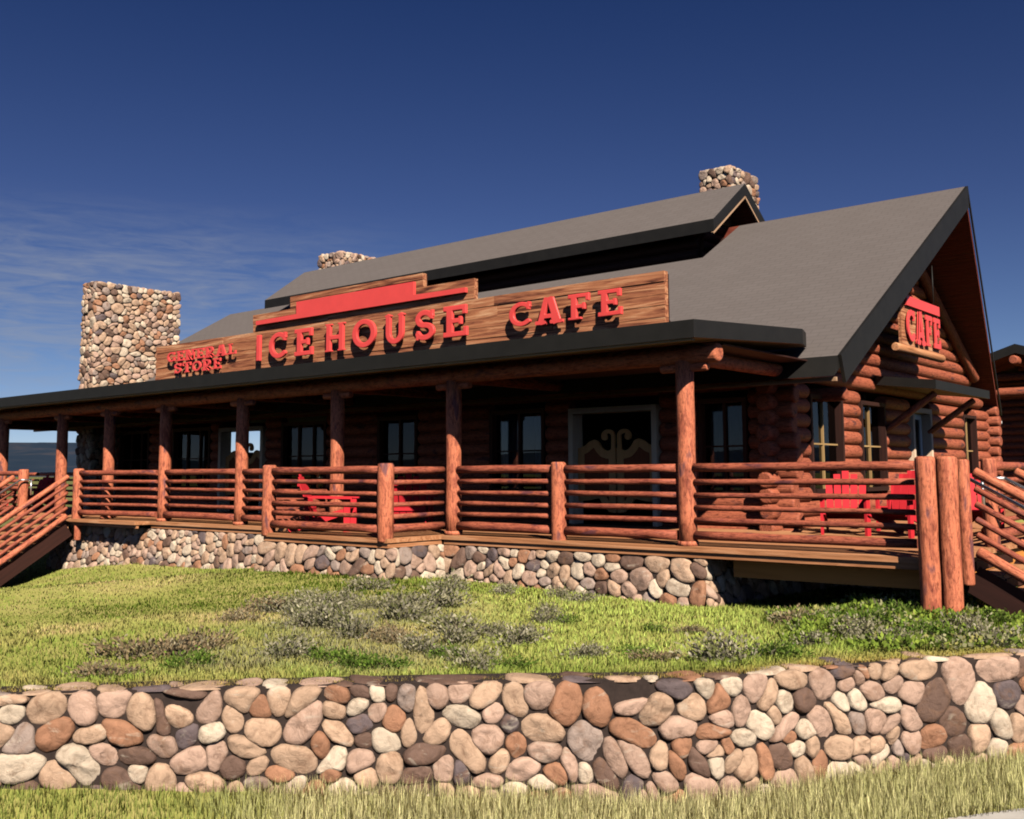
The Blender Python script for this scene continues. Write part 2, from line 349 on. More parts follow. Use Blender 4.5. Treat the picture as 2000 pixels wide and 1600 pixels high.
        px_ = np.interp(tt, np.append(cum, sg.sum()), np.append(bo[:, 0], bo[0, 0])); py_ = np.interp(tt, np.append(cum, sg.sum()), np.append(bo[:, 1], bo[0, 1])); th = np.arctan2(py_-c[1], px_-c[0]); rr = np.hypot(px_-c[0], py_-c[1])
        rr = rr*np.array([1+r.uniform(-.03, .03) for _ in th]); hh = r.uniform(*h)*min(1.15, .6+rr.mean()/.2); tl = (r.uniform(-.25, .25), r.uniform(-.25, .25))
        t = r.random(); acc = 0
        for col, w in PAL:
            acc += w
            if t <= acc: break
        col = np.array(col)*r.uniform(.92, 1.2); Vv = []; lo = np.array([r.uniform(0, 40), r.uniform(0, 40), r.uniform(0, 40)]); Lc = []
        RG = ((1.0, -.25), (.99, .2), (.955, .5), (.88, .74), (.72, .92), (.5, 1.0), (.25, 1.02)); na_ = r.uniform(.15, .34); fs = r.uniform(9, 16)
        for s, z in RG:
            for A_, R_ in zip(th, rr):
                x = math.cos(A_)*R_*s; y = math.sin(A_)*R_*s
                nn = float(vnoise(lo[0]+x*fs, lo[1]+y*fs))-.5+.5*(float(vnoise(lo[1]+x*fs*2.3, lo[2]+y*fs*2.3))-.5)
                zz = hh*z+(x*tl[0]+y*tl[1])*max(z, 0)*.8+nn*hh*na_*2*(max(z, 0)**1.5)
                Vv.append(mapf(c[0]+x, c[1]+y, zz)); Lc.append(lo+np.array([x, y, zz]))
        Vv.append(mapf(c[0], c[1], hh*1.02)); Lc.append(lo)
        F = []
        nr_ = len(RG)
        for i in range(nr_-1):
            for j in range(nang): k2 = (j+1) % nang; F.append((i*nang+j, i*nang+k2, (i+1)*nang+k2, (i+1)*nang+j))
        for j in range(nang): F.append(((nr_-1)*nang+j, (nr_-1)*nang+(j+1) % nang, nr_*nang))
        mb.add(Vv, F, Lc, col, 0, True)
def wall_map(p0, p1, z0, out, batter=0, H=1):
    p0 = np.array(p0, float); p1 = np.array(p1, float); d = (p1-p0)/np.linalg.norm(p1-p0); o = np.array(out, float)
    def f(u, v, h):
        q = p0+d*u+o*(h+batter*(1-v/H)); return (q[0], q[1], z0+v)
    return f, float(np.linalg.norm(p1-p0))

# ------------------------------------------------------------------ outline shapes (letters, batwing doors)
def contour(field, xs, ys):
    segs = {}
    ny, nx = field.shape
    def ip(a, b, va, vb): t = va/(va-vb); return (a[0]+(b[0]-a[0])*t, a[1]+(b[1]-a[1])*t)
    nxt = {}; pos = {}
    for j in range(ny-1):
        for i in range(nx-1):
            v = (field[j, i], field[j, i+1], field[j+1, i+1], field[j+1, i]); c = sum((1 << k) for k in range(4) if v[k] < 0)
            if c in (0, 15): continue
            p = ((xs[i], ys[j]), (xs[i+1], ys[j]), (xs[i+1], ys[j+1]), (xs[i], ys[j+1]))
            E = {0: ('h', j, i), 1: ('v', j, i+1), 2: ('h', j+1, i), 3: ('v', j, i)}
            cr_ = []
            for e in range(4):
                a, b = e, (e+1) % 4
                if (v[a] < 0) != (v[b] < 0): pos[E[e]] = ip(p[a], p[b], v[a], v[b]); cr_.append((E[e], v[a] < 0))
            outs = [e for e, ins in cr_ if ins]; ins_ = [e for e, ins in cr_ if not ins]
            if len(outs) == 1: nxt[ins_[0]] = outs[0]
            else:
                # ambiguous: pair consecutively
                for q in range(len(cr_)):
                    if not cr_[q][1]: nxt[cr_[q][0]] = cr_[(q+1) % len(cr_)][0]
    loops = []; left = set(nxt)
    while left:
        s = left.pop(); lp = [s]; k = nxt[s]
        while k != s and k in left: left.discard(k); lp.append(k); k = nxt[k]
        loops.append([pos[q] for q in lp])
    return loops
def extrude_loops(loops, depth, bevel=.0):
    cu = bpy.data.curves.new('outline', 'CURVE'); cu.dimensions = '2D'; cu.fill_mode = 'BOTH'; cu.extrude = depth/2; cu.bevel_depth = bevel; cu.bevel_resolution = 1; cu.offset = -bevel
    for lp in loops:
        if len(lp) < 4: continue
        s = cu.splines.new('POLY'); s.points.add(len(lp)-1); s.use_cyclic_u = True
        for q, p in zip(s.points, lp): q.co = (p[0], p[1], 0, 1)
    o = bpy.data.objects.new('outline', cu); C.objects.link(o); dg = bpy.context.evaluated_depsgraph_get(); dg.update()
    me = bpy.data.meshes.new_from_object(o.evaluated_get(dg)); V = np.array([v.co[:] for v in me.vertices]); F = [tuple(p.vertices) for p in me.polygons]
    bpy.data.objects.remove(o); bpy.data.curves.remove(cu); bpy.data.meshes.remove(me); return V, F
def sd_seg(X, Y, p, q, w, sq=True):
    px, py = p; qx, qy = q; dx, dy = qx-px, qy-py; l = math.hypot(dx, dy); ux, uy = dx/l, dy/l
    a = (X-px)*ux+(Y-py)*uy; b = -(X-px)*uy+(Y-py)*ux
    if sq: return np.maximum(np.maximum(-a, a-l), np.abs(b)-w/2)
    a2 = np.clip(a, 0, l); return np.hypot(a-a2, b)-w/2
def sd_poly(X, Y, pts):
    d = np.full(X.shape, 1e9); s = np.ones(X.shape); n = len(pts)
    for i in range(n):
        ax, ay = pts[i]; bx, by = pts[(i+1) % n]; ex, ey = bx-ax, by-ay; wx, wy = X-ax, Y-ay
        t = np.clip((wx*ex+wy*ey)/(ex*ex+ey*ey+1e-12), 0, 1); d = np.minimum(d, (wx-ex*t)**2+(wy-ey*t)**2)
        c1 = Y >= ay; c2 = Y < by; c3 = ex*wy > ey*wx; flip = (c1 & c2 & c3) | (~c1 & ~c2 & ~c3); s = np.where(flip, -s, s)
    return s*np.sqrt(d)
def arc(cx, cy, rx, ry, a0, a1, n=22): return [(cx+rx*math.cos(math.radians(a0+(a1-a0)*i/n)), cy+ry*math.sin(math.radians(a0+(a1-a0)*i/n))) for i in range(n+1)]
W_ = .18; S_ = .09
def glyph(ch):
    s = []; c = []           # square bars (p,q,w), curves (pts,w)
    if ch == 'I': s = [((.13, 0), (.13, 1), .24)]; w = .26
    elif ch in 'EF':
        s = [((.2, 0), (.2, 1), W_+.02), ((0, .92), (.72, .92), .16), ((.2, .51), (.55, .51), .15), ((.66, .70), (.66, 1), .12), ((.53, .38), (.53, .64), .1)]; w = .75
        if ch == 'E': s += [((0, .08), (.75, .08), .16), ((.69, 0), (.69, .30), .12)]
        else: s += [((0, .05), (.45, .05), S_)]
    elif ch == 'H': s = [((.2, 0), (.2, 1), W_), ((.72, 0), (.72, 1), W_), ((.2, .5), (.72, .5), .16)]+[((x, y), (x+.28, y), .06) for x in (.06, .58) for y in (.03, .97)]; w = .92
    elif ch == 'O': c = [(arc(.44, .5, .345, .405, 0, 360, 40), W_)]; w = .88
    elif ch == 'C': c = [(arc(.46, .5, .36, .405, 48, 312, 30), W_)]; s = [((.70, .66), (.74, .98), .11)]; w = .82
    elif ch == 'G': c = [(arc(.46, .5, .36, .405, 48, 322, 30), W_)]; s = [((.70, .66), (.74, .98), .11), ((.74, .08), (.74, .46), .16), ((.50, .44), (.86, .44), .11)]; w = .86
    elif ch == 'U': c = [([(.2, .95), (.2, .38)]+arc(.45, .38, .25, .29, 180, 360, 16)+[(.70, .38), (.70, .95)], W_)]; s = [((.07, .97), (.33, .97), .06), ((.57, .97), (.83, .97), .06)]; w = .9
    elif ch == 'S': c = [(arc(.38, .705, .255, .205, 25, 270, 18)+arc(.38, .295, .27, .205, 90, -155, 18), W_)]; s = [((.63, .68), (.65, .99), .10), ((.11, .02), (.13, .33), .10)]; w = .74
    elif ch == 'A': s = [((.17, .0), (.42, 1.0), .15), ((.78, .0), (.50, 1.0), W_+.03), ((.25, .31), (.7, .31), .12), ((.0, .05), (.34, .05), S_), ((.56, .05), (.96, .05), S_)]; w = .96
    elif ch == 'N': s = [((.17, 0), (.17, 1), .14), ((.77, 0), (.77, 1), .14), ((.16, .97), (.77, .04), .2), ((.0, .95), (.25, .95), S_), ((0, .05), (.34, .05), S_), ((.6, .95), (.94, .95), S_)]; w = .94
    elif ch == 'R': s = [((.2, 0), (.2, 1), W_), ((0, .05), (.42, .05), S_), ((.0, .94), (.4, .94), .12), ((.2, .46), (.4, .46), .12), ((.36, .46), (.74, .0), .2), ((.62, .05), (.88, .05), S_)]; c = [(arc(.4, .70, .22, .24, 90, -90, 16), .16)]; w = .88
    elif ch == 'L': s = [((.2, 0), (.2, 1), W_), ((0, .95), (.4, .95), S_), ((0, .07), (.74, .07), .14), ((.68, 0), (.68, .34), .12)]; w = .76
    elif ch == 'T': s = [((.42, 0), (.42, 1), W_+.02), ((0, .93), (.84, .93), .14), ((.06, .66), (.06, 1), .12), ((.78, .66), (.78, 1), .12), ((.2, .05), (.64, .05), S_)]; w = .84
    return s, c, w
_gl = {}
def letter_mesh(ch):
    if ch in _gl: return _gl[ch]
    s, c, w = glyph(ch); xs = np.linspace(-.12, w+.12, 56); ys = np.linspace(-.12, 1.12, 64); X, Y = np.meshgrid(xs, ys); f = np.full(X.shape, 9.)
    for p, q, t in s: f = np.minimum(f, sd_seg(X, Y, p, q, t))
    for pts, t in c:
        for a, b in zip(pts[:-1], pts[1:]):
            if math.hypot(a[0]-b[0], a[1]-b[1]) > 1e-6: f = np.minimum(f, sd_seg(X, Y, a, b, t, False))
    V, F = extrude_loops(contour(f+1e-5, xs, ys), .16, .03); _gl[ch] = (V, F, w); return _gl[ch]
def letter(ch, u0, u1, v0, v1, h0, depth, tf, parent, m):
    V, F, w = letter_mesh(ch); mb = MB(); zmin = V[:, 2].min(); zmax = V[:, 2].max()
    P = [tf(u0+(p[0]/w)*(u1-u0), v0+p[1]*(v1-v0), h0+(p[2]-zmin)/(zmax-zmin)*depth) for p in V]
    mb.add(P, F); return mb.build('letter', m, parent)

# ------------------------------------------------------------------ setting: ground, lawn, road, mountains
GZ = .42
def disc(name, z, R, m):
    mb = MB(); rs = [0, 30, 120, 500, 1500, 3600, 9000]; n = 48; V = [(0, 0, z)]; F = []
    for R_ in rs[1:]:
        for k in range(n): V.append((R_*math.cos(2*PI*k/n), R_*math.sin(2*PI*k/n), z))
    for k in range(n): F.append((0, 1+k, 1+(k+1) % n))
    for i in range(len(rs)-2):
        for k in range(n): a = 1+i*n; F.append((a+k, a+n+k, a+n+(k+1) % n, a+(k+1) % n))
    mb.add(V, F); return mb.build(name, m)
struct(disc('ground', GZ-.02, 9000, M_field))
# mountains: a far ring of forested ridges, distant haze painted into their blue colour
mb = MB(); na, nr = 240, 16; V = []; F = []
for i in range(na):
    a = 2*PI*i/na
    for j in range(nr):
        R = 4200+j*340; t = j/(nr-1); prof = math.sin(min(1, t*1.25)*PI*.5)*(1-.25*max(0, t-.8)/.2)
        # ridge height by bearing; highest ridge beyond the left end of the porch
        d = math.atan2(math.sin(a-math.radians(154.5)), math.cos(a-math.radians(154.5)))
        H = 190+70*math.exp(-(d/.10)**2)+120*(float(fbm(math.cos(a)*4+9, math.sin(a)*4+9, 4))-.5)*2
        hz = .70*H*prof*(R/6800)*(1+.5*(float(fbm(a*24+3, j*.55, 4))-.5)*(1-.4*t))
        if j == 0: hz = -6
        V.append((R*math.cos(a), R*math.sin(a), hz))
for i in range(na):
    k = (i+1) % na
    for j in range(nr-1): F.append((i*nr+j, i*nr+j+1, k*nr+j+1, k*nr+j))
mb.add([(x, y, z) for x, y, z in V], [f[::-1] for f in F], smooth=True); struct(mb.build('mountains', M_mount))

# retaining wall line (plan of its front face, left to right)
WPTS = [(-16.0, -8.5), (-12.0, -2.6), (-9.3, .9), (-7.45, 3.35), (-6.76, 4.12), (-6.01, 4.89), (-4.94, 5.93), (-3.99, 6.77), (-3.60, 7.36), (-3.14, 8.23), (-2.29, 9.40), (-1.0, 11.1), (.8, 13.5), (3.5, 17.), (8., 22.5)]
def catmull(P, n):
    P = [np.array(p, float) for p in P]; out = []
    for i in range(len(P)-1):
        a = P[max(i-1, 0)]; b = P[i]; c = P[i+1]; d = P[min(i+2, len(P)-1)]
        for k in range(n):
            t = k/n; out.append(.5*((2*b)+(-a+c)*t+(2*a-5*b+4*c-d)*t*t+(-a+3*b-3*c+d)*t**3))
    out.append(P[-1]); return np.array(out)
WL = catmull(WPTS, 8); WS = np.concatenate([[0], np.cumsum(np.hypot(*(WL[1:]-WL[:-1]).T))])
def wpos(s): return np.array([np.interp(s, WS, WL[:, 0]), np.interp(s, WS, WL[:, 1])])
def wout(s):
    d = wpos(s+.15)-wpos(s-.15); d /= np.linalg.norm(d); return np.array([d[1], -d[0]])     # toward the road
WT = 1.30
BK = np.array([-.64, .77])
def lawn_z(x, y):
    x = np.asarray(x, float); y = np.asarray(y, float)
    z = 1.27-.11*np.maximum(0, -14-x)*np.clip((12.6-y)/3.2, 0, 1)+.05*np.sin(x*.9)*np.sin(y*.7)
    z = z+.10*np.exp(-(((x+9.5)/3.)**2+((y-9.3)/1.6)**2))
    return z-.14*np.clip((x+8.2)/2, 0, 1)*np.clip((-4.3-x)/1.1, 0, 1)*np.clip((y-9.2)/2, 0, 1)+.04*np.clip((x+4.4)/.8, 0, 1)
mb = MB(); ss = np.concatenate([np.linspace(2, 8, 12), np.linspace(8.4, 26, 90), np.linspace(26.5, WS[-1], 14)]); ts = np.concatenate([np.linspace(.16, 8, 40), np.linspace(8.4, 30, 40), [34, 40, 50, 60]]); V = []; F = []
for s in ss:
    p = wpos(s)
    for i, t in enumerate(ts):
        q = p+BK*t; z = float(lawn_z(*q)); k = min(1, t/.6); z = (WT-.035)*(1-k)+z*k
        V.append((q[0], q[1], z+(.03*(float(fbm(q[0]*3, q[1]*3))-.5) if t > .4 else 0)))
n2 = len(ts)
for i in range(len(ss)-1):
    for j in range(n2-1): F.append((i*n2+j, (i+1)*n2+j, (i+1)*n2+j+1, i*n2+j+1))
mb.add(V, F, smooth=True); struct(mb.build('lawn', M_lawn))
# grass verge between the wall and the road, higher at both ends
VX = [-30, -10, -7.45, -6.76, -6.01, -4.94, -3.96, -3.3, -2.29, 8]; VZ = [.72, .72, .635, .58, .52, .445, .375, .42, .45, .47]
def verge_z(wx, t): return np.interp(wx, VX, VZ)*(1-np.clip(t/1.15, 0, 1))+(GZ+.02)*np.clip(t/1.15, 0, 1)
mb = MB(); V = []; F = []; vs_ = np.linspace(2, WS[-1]-.5, 150); vt = (-.12, .0, .2, .4, .6, .8, 1.0, 1.15)
for q in vs_:
    p = wpos(q); o = wout(q)
    for t in vt: V.append((*(p+o*t), float(verge_z(p[0], max(t, 0)))))
for i in range(len(vs_)-1):
    for j in range(len(vt)-1): F.append((i*8+j, i*8+j+1, (i+1)*8+j+1, (i+1)*8+j))
mb.add(V, F, smooth=True); struct(mb.build('verge', M_lawn))
# road (pale concrete lane in front of the verge)
mb = MB(); V = []; F = []
ed = []
for s in np.linspace(4, WS[-1]-1, 40):
    p = wpos(s); o = wout(s); ed.append((p+o*1.05, p+o*7.5))
for a, b in ed: V += [(a[0], a[1], GZ+.03), (b[0], b[1], GZ+.03), (a[0], a[1], GZ-.1)]
for i in range(len(ed)-1): F += [(3*i, 3*i+1, 3*i+4, 3*i+3), (3*i+2, 3*i, 3*i+3, 3*i+5)]
mb.add(V, F); struct(mb.build('road', M_conc))

# ------------------------------------------------------------------ retaining wall
rw = thing('retaining_wall', (-6, 4.9, GZ), 'low curving retaining wall of rounded river stones between lawn and road verge', 'wall')
mb = MB(); s0, s1 = 6.5, 27.5
def rmap(u, v, h): s = s0+u; p = wpos(s); o = wout(s); q = p+o*(h-.05); return (q[0], q[1], GZ-.06+v)
stones(mb, s1-s0, WT-.03-GZ+.06, rmap, size=.20, asp=1.15, gap=.002, h=(.028, .052), seed=11, nang=30, CH=1, el=1.25)
mb.build('stone_face', M_stone, rw)
mb = MB()
def cmap(u, v, h): s = s0+u; p = wpos(s); o = wout(s); q = p+o*(-.32+v); return (q[0], q[1], WT-.035+h)
stones(mb, s1-s0, .30, cmap, size=.27, asp=1., gap=.003, h=(.012, .017), seed=5, nang=14)
mb.build('cap_stones', M_stone, rw)
mb = MB(); V = []; F = []; st = np.linspace(s0-.3, s1+.3, 90)
for s in st:
    p = wpos(s); o = wout(s); a = p-o*.045; b = p-o*.36
    V += [(a[0], a[1], GZ-.2), (a[0], a[1], WT-.028), (b[0], b[1], WT-.028), (b[0], b[1], GZ-.2)]
for i in range(len(st)-1):
    for k in range(3): F.append((4*i+k, 4*i+k+1, 4*(i+1)+k+1, 4*(i+1)+k))
mb.add(V, F); mb.build('mortar_core', M_mortar, rw)

# ------------------------------------------------------------------ the lodge
DZ = 1.9; YW = 15.18; YB = 27.0; XW = -7.2; XL = -28.3; YR = 20.7
lodge = thing('log_lodge', (-18.5, 21, 1.2), 'long log lodge with grey shingle roof, raised ridge roof and river stone chimneys', 'building')
RS = .245
def log_wall(mb, axis, fixed, a0, a1, z0, z1, ops, r=.135, ext=(.3, .3), top=None, zoff=0):
    z = z0+RS/2+zoff
    while z < z1:
        lo, hi = a0-ext[0]*random.uniform(.85, 1.15), a1+ext[1]*random.uniform(.85, 1.15)
        if top: l2, h2 = top(z); lo, hi = max(lo, l2), min(hi, h2)
        segs = [(lo, hi)]
        for b0, b1, zb, zt in ops:
            if zb-.04 < z < zt+.06:
                ns = []
                for a, b in segs:
                    if b1 <= a or b0 >= b: ns.append((a, b)); continue
                    if b0-a > .05: ns.append((a, b0-.02))
                    if b-b1 > .05: ns.append((b1+.02, b))
                segs = ns
        for a, b in segs:
            if b-a < .08: continue
            if axis == 0: log(mb, (a, fixed, z), (b, fixed, z), r, seg=14, jit=.03)
            else: log(mb, (fixed, a, z), (fixed, b, z), r, seg=14, jit=.03)
        z += RS
FW = [(-26.9, -25.35), (-24.2, -22.5), (-19.6, -18.0), (-16.3, -15.1), (-13.1, -11.75), (-8.5, -7.62)]
FD = [(-22.05, -20.25), (-11.15, -9.28)]
WB, WTOP, DT = 2.45, 4.02, 3.98
fops = [(a, b, WB, WTOP) for a, b in FW]+[(a, b, DZ-.2, DT) for a, b in FD]
GW = [(16.35, 17.75), (18.6, 19.85)]; GD = [(21.25, 22.45)]; GW2 = [(24.9, 25.9)]
gops = [(a, b, WB, 4.12) for a, b in GW+GW2]+[(a, b, DZ-.2, 4.12) for a, b in GD]
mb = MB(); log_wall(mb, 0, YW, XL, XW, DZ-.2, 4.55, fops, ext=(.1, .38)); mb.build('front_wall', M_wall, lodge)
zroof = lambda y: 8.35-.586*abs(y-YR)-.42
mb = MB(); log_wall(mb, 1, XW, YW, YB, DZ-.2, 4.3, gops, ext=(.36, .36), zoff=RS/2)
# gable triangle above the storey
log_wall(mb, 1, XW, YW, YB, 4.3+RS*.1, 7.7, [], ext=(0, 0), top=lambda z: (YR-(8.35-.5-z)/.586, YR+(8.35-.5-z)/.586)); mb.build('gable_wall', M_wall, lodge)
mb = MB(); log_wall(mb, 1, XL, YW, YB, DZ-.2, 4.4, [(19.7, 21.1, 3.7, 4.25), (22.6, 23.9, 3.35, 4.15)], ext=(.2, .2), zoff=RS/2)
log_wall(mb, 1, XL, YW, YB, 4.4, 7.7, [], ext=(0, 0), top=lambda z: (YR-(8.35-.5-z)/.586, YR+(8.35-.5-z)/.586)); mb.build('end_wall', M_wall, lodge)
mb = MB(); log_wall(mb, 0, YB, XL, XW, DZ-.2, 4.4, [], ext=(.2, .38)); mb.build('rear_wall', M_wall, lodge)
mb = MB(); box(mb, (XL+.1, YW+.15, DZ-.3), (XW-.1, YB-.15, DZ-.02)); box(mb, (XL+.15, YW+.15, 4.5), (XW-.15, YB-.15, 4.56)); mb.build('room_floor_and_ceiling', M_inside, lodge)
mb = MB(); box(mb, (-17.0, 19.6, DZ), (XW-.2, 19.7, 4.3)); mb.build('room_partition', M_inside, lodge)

# roofs
def rlc(v): return (v[0], v[1]*1.16, 0)
mb = MB(); YE = 14.05; zE = 8.35-.586*(YR-YE); XR = -5.65; X0 = -29.9; XC0, XC1, YC = -25.9, -10.5, 18.98; zC = 8.35-.586*(YR-YC)
TH = (0, -.17, -.30)
front = [(X0, YE, zE), (XR, YE, zE), (XR, YR, 8.35), (XC1, YR, 8.35), (XC1, YC, zC), (XC0, YC, zC), (XC0, YR, 8.35), (X0, YR, 8.35)]
prism(mb, front, TH, (0, 1, 2), rlc)
rear = [(X0, YR, 8.351), (XR, YR, 8.351), (-7.0, 27.6, 8.35-.586*6.9), (X0, 27.6, 8.35-.586*6.9)]
prism(mb, rear, (0, .03, -.30), (0, 2, 2), rlc)
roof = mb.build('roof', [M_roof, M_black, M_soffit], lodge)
# barge boards along the front gable slope and its ridge return
mb = MB(); d = np.array([0, YR-YE, 8.35-zE]); prism(mb, [(XR+.002, YE-.02, zE+.005), (XR+.002, YR, 8.355), (XR+.002, YR+.02, 7.93), (XR+.002, YE+.12, zE-.38)], (.05, 0, 0)); mb.build('barge_board', M_black, roof)
mb = MB(); prism(mb, [(XR+.05, YR+.02, 8.36), (-6.99+.05, 27.62, 8.36-.586*6.9), (-6.99+.05, 27.62, 8.24-.586*6.9), (XR+.05, YR+.02, 8.22)], (-.03, 0, 0)); mb.build('barge_board', M_black, roof)
mb = MB(); box(mb, (-7.5, 27.45, 4.0), (-6.95, 27.62, 4.06)); mb.build('gutter', M_gutter, roof)
mb = MB(); box(mb, (X0, YE+.0, zE-.36), (XR-.05, YE+.06, zE-.302)); mb.build('eave_board', M_tan, roof)
# raised ridge roof (monitor)
mon = MB(); zr = 9.3; ye0, ye1 = 19.18, 22.22; ze = 8.20; mx0, mx1 = -25.9, -10.33
prism(mon, [(mx0, ye0, ze), (mx1, ye0, ze), (mx1, YR, zr), (mx0, YR, zr)], (0, 0, -.27), (0, 1, 2), rlc)
prism(mon, [(mx0, YR, zr+.001), (mx1, YR, zr+.001), (mx1, ye1, ze), (mx0, ye1, ze)], (0, 0, -.27), (0, 1, 2), rlc)
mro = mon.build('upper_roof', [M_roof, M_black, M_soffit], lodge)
mb = MB()
for (ya, za, yb, zb) in ((ye0, ze, YR, zr), (YR, zr, ye1, ze)): beam(mb, (mx1-.03, ya, za-.31), (mx1-.03, yb, zb-.31), .05, .04)
mb.build('trim_board', M_tan, mro)
mb = MB(); log_wall(mb, 0, 19.75, XC0+.3, XC1-.5, 7.0, 8.0, [], ext=(0, 0)); log_wall(mb, 1, -11.0, 19.75, 21.7, 7.2, 8.7, [], ext=(0, 0), top=lambda z: (YR-(9.3-.45-z)/.86, YR+(9.3-.45-z)/.86))
mb.build('upper_wall', M_darkwood_shade, lodge)

# chimneys
def chimney(x0, x1, y0, y1, z0, z1, seed, label, size=.25, faces='fr'):
    mb = MB(); H = z1-z0
    if 'f' in faces: f, l = wall_map((x0-.03, y0), (x1+.03, y0), z0, (0, -1)); stones(mb, l, H, f, size, 1.1, .002, (.035, .07), seed, 14, 2, 1, .8)
    if 'r' in faces: f, l = wall_map((x1, y0-.03), (x1, y1+.03), z0, (1, 0)); stones(mb, l, H, f, size, 1.1, .002, (.035, .07), seed+1, 14, 2, 1, .8)
    c = mb.build('chimney', M_stone, lodge); c['label'] = label
    mb = MB(); box(mb, (x0, y0, z0), (x1, y1, z1-.03))
    mb.build('chimney_core', M_mortar, c)
    mb = MB()
    def tm(u, v, h): return (x0-.05+u, y0-.05+v, z1-.05+h)
    stones(mb, x1-x0+.1, y1-y0+.1, tm, size, 1, .008, (.05, .07), seed+2, 12); mb.build('chimney_cap', M_stone, c)
chimney(-27.72, -27.03, 14.3, 16.92, DZ-.6, 8.24, 21, 'tall wide stone chimney at the far end of the lodge', .19)
chimney(-26.0, -24.9, 21.4, 22.9, 7.4, 9.98, 31, 'low stone chimney top behind the far end of the raised roof', .2)
chimney(-12.12, -11.32, 21.9, 23.3, 7.4, 10.2, 41, 'stone chimney top beside the raised roof peak', .2)

# windows and doors. tf(u, w, z): u along the wall, w outward from the wall centre line
tfF = lambda u, w, z: (u, YW-w, z)
tfG = lambda u, w, z: (XW+w, u, z)
def window(a, b, z0, z1, tf, mframe, curtain='half', mullions=1, mm=None):
    mb = MB(); t = .07
    box(mb, (a, -.13, z0), (a+t, .12, z1), tf=tf); box(mb, (b-t, -.13, z0), (b, .12, z1), tf=tf); box(mb, (a+t, -.13, z1-t), (b-t, .12, z1), tf=tf); box(mb, (a+t, -.13, z0), (b-t, .15, z0+t), tf=tf)
    w = mb.build('window', mframe, lodge)
    mb = MB(); box(mb, (a+t, -.02, z0+t), (b-t, -.012, z1-t), tf=tf); mb.build('pane', M_glass, w)
    mb = MB()
    for k in range(mullions): u = a+(b-a)*(k+1)/(mullions+1); q_ = .014 if mm else .025; box(mb, (u-q_, -.045, z0+t), (u+q_, .03, z1-t), tf=tf)
    box(mb, (a+t, -.04, (z0+z1)/2-.014), (b-t, .02, (z0+z1)/2+.014), tf=tf); mb.build('muntin', mm or mframe, w)
    spans = {'half': [(a+.08, a+.08+(b-a)*.3), (b-.08-(b-a)*.3, b-.08)], 'full': [(a+.06, b-.06)], 'left': [(a+.08, a+(b-a)*.45)], 'none': []}[curtain]
    for p, q in spans:
        n = max(10, int((q-p)/.022)); V = []; F = []
        for i in range(n+1):
            u = p+(q-p)*i/n; ww = -.24-.035*math.sin(i*1.05+a)-.012*math.sin(i*.43)
            V += [tf(u, ww, z0+.05), tf(u, ww, z1-.05)]
        for i in range(n): F.append((2*i, 2*i+2, 2*i+3, 2*i+1))
        mb = MB(); mb.add(V, F, smooth=True); mb.build('curtain', M_curtain, w)
for i, (a, b) in enumerate(FW): window(a, b, WB, WTOP, tfF, M_darkwood_shade, ['half', 'half', 'none', 'left', 'half', 'full'][i], 2 if b-a > 1.4 else 1)
for a, b in GW: window(a, b, WB, 4.12, tfG, M_darkwood_shade, 'half', 1, M_gold)
window(24.9, 25.9, WB, 4.12, tfG, M_darkwood_shade, 'half', 1, M_gold)
def shape(parent, name, m, field, xs, ys, depth, tf, w0, bevel=0):
    V, F = extrude_loops(contour(field+1e-5, xs, ys), depth, bevel); mb = MB(); zm = V[:, 2].min()
    P = [tf(p[0], w0+(p[2]-zm), p[1]) for p in V]; lc = [(p[1], p[0], p[2]) for p in V]; mb.add(P, F, lc); return mb.build(name, m, parent)
def batwing_field(w, mirror):
    xs = np.linspace(-.05, w+.05, 62); ys = np.linspace(.1, 1.75, 104); X, Y = np.meshgrid(xs, ys)
    hump = [(0, 1.36), (.08*w, 1.37), (.2*w, 1.41), (.32*w, 1.48), (.44*w, 1.51), (.54*w, 1.48), (.62*w, 1.38), (.70*w, 1.32), (.79*w, 1.30), (.86*w, 1.32)]
    bot = [(.985*w, .2), (.8*w, .22), (.65*w, .34), (.55*w, .46), (.3*w, .42), (0, .4)]
    pts = hump+[(.985*w, 1.36)]+bot; base = sd_poly(X, Y, pts)
    sc = np.full(X.shape, 9.); sp = [(.92*w, 1.30), (.93*w, 1.50)]+arc(.80*w, 1.565, .13*w, .085, 5, 200, 14)
    for a, b in zip(sp[:-1], sp[1:]): sc = np.minimum(sc, sd_seg(X, Y, a, b, .075, False))
    ball = np.hypot(X-.71*w, Y-1.55)-.062; inner = base+.14
    fr = np.minimum(np.minimum(np.maximum(base, -inner), sc), ball)
    if mirror: return xs, ys, fr[:, ::-1], (base+.06)[:, ::-1]
    return xs, ys, fr, base+.06
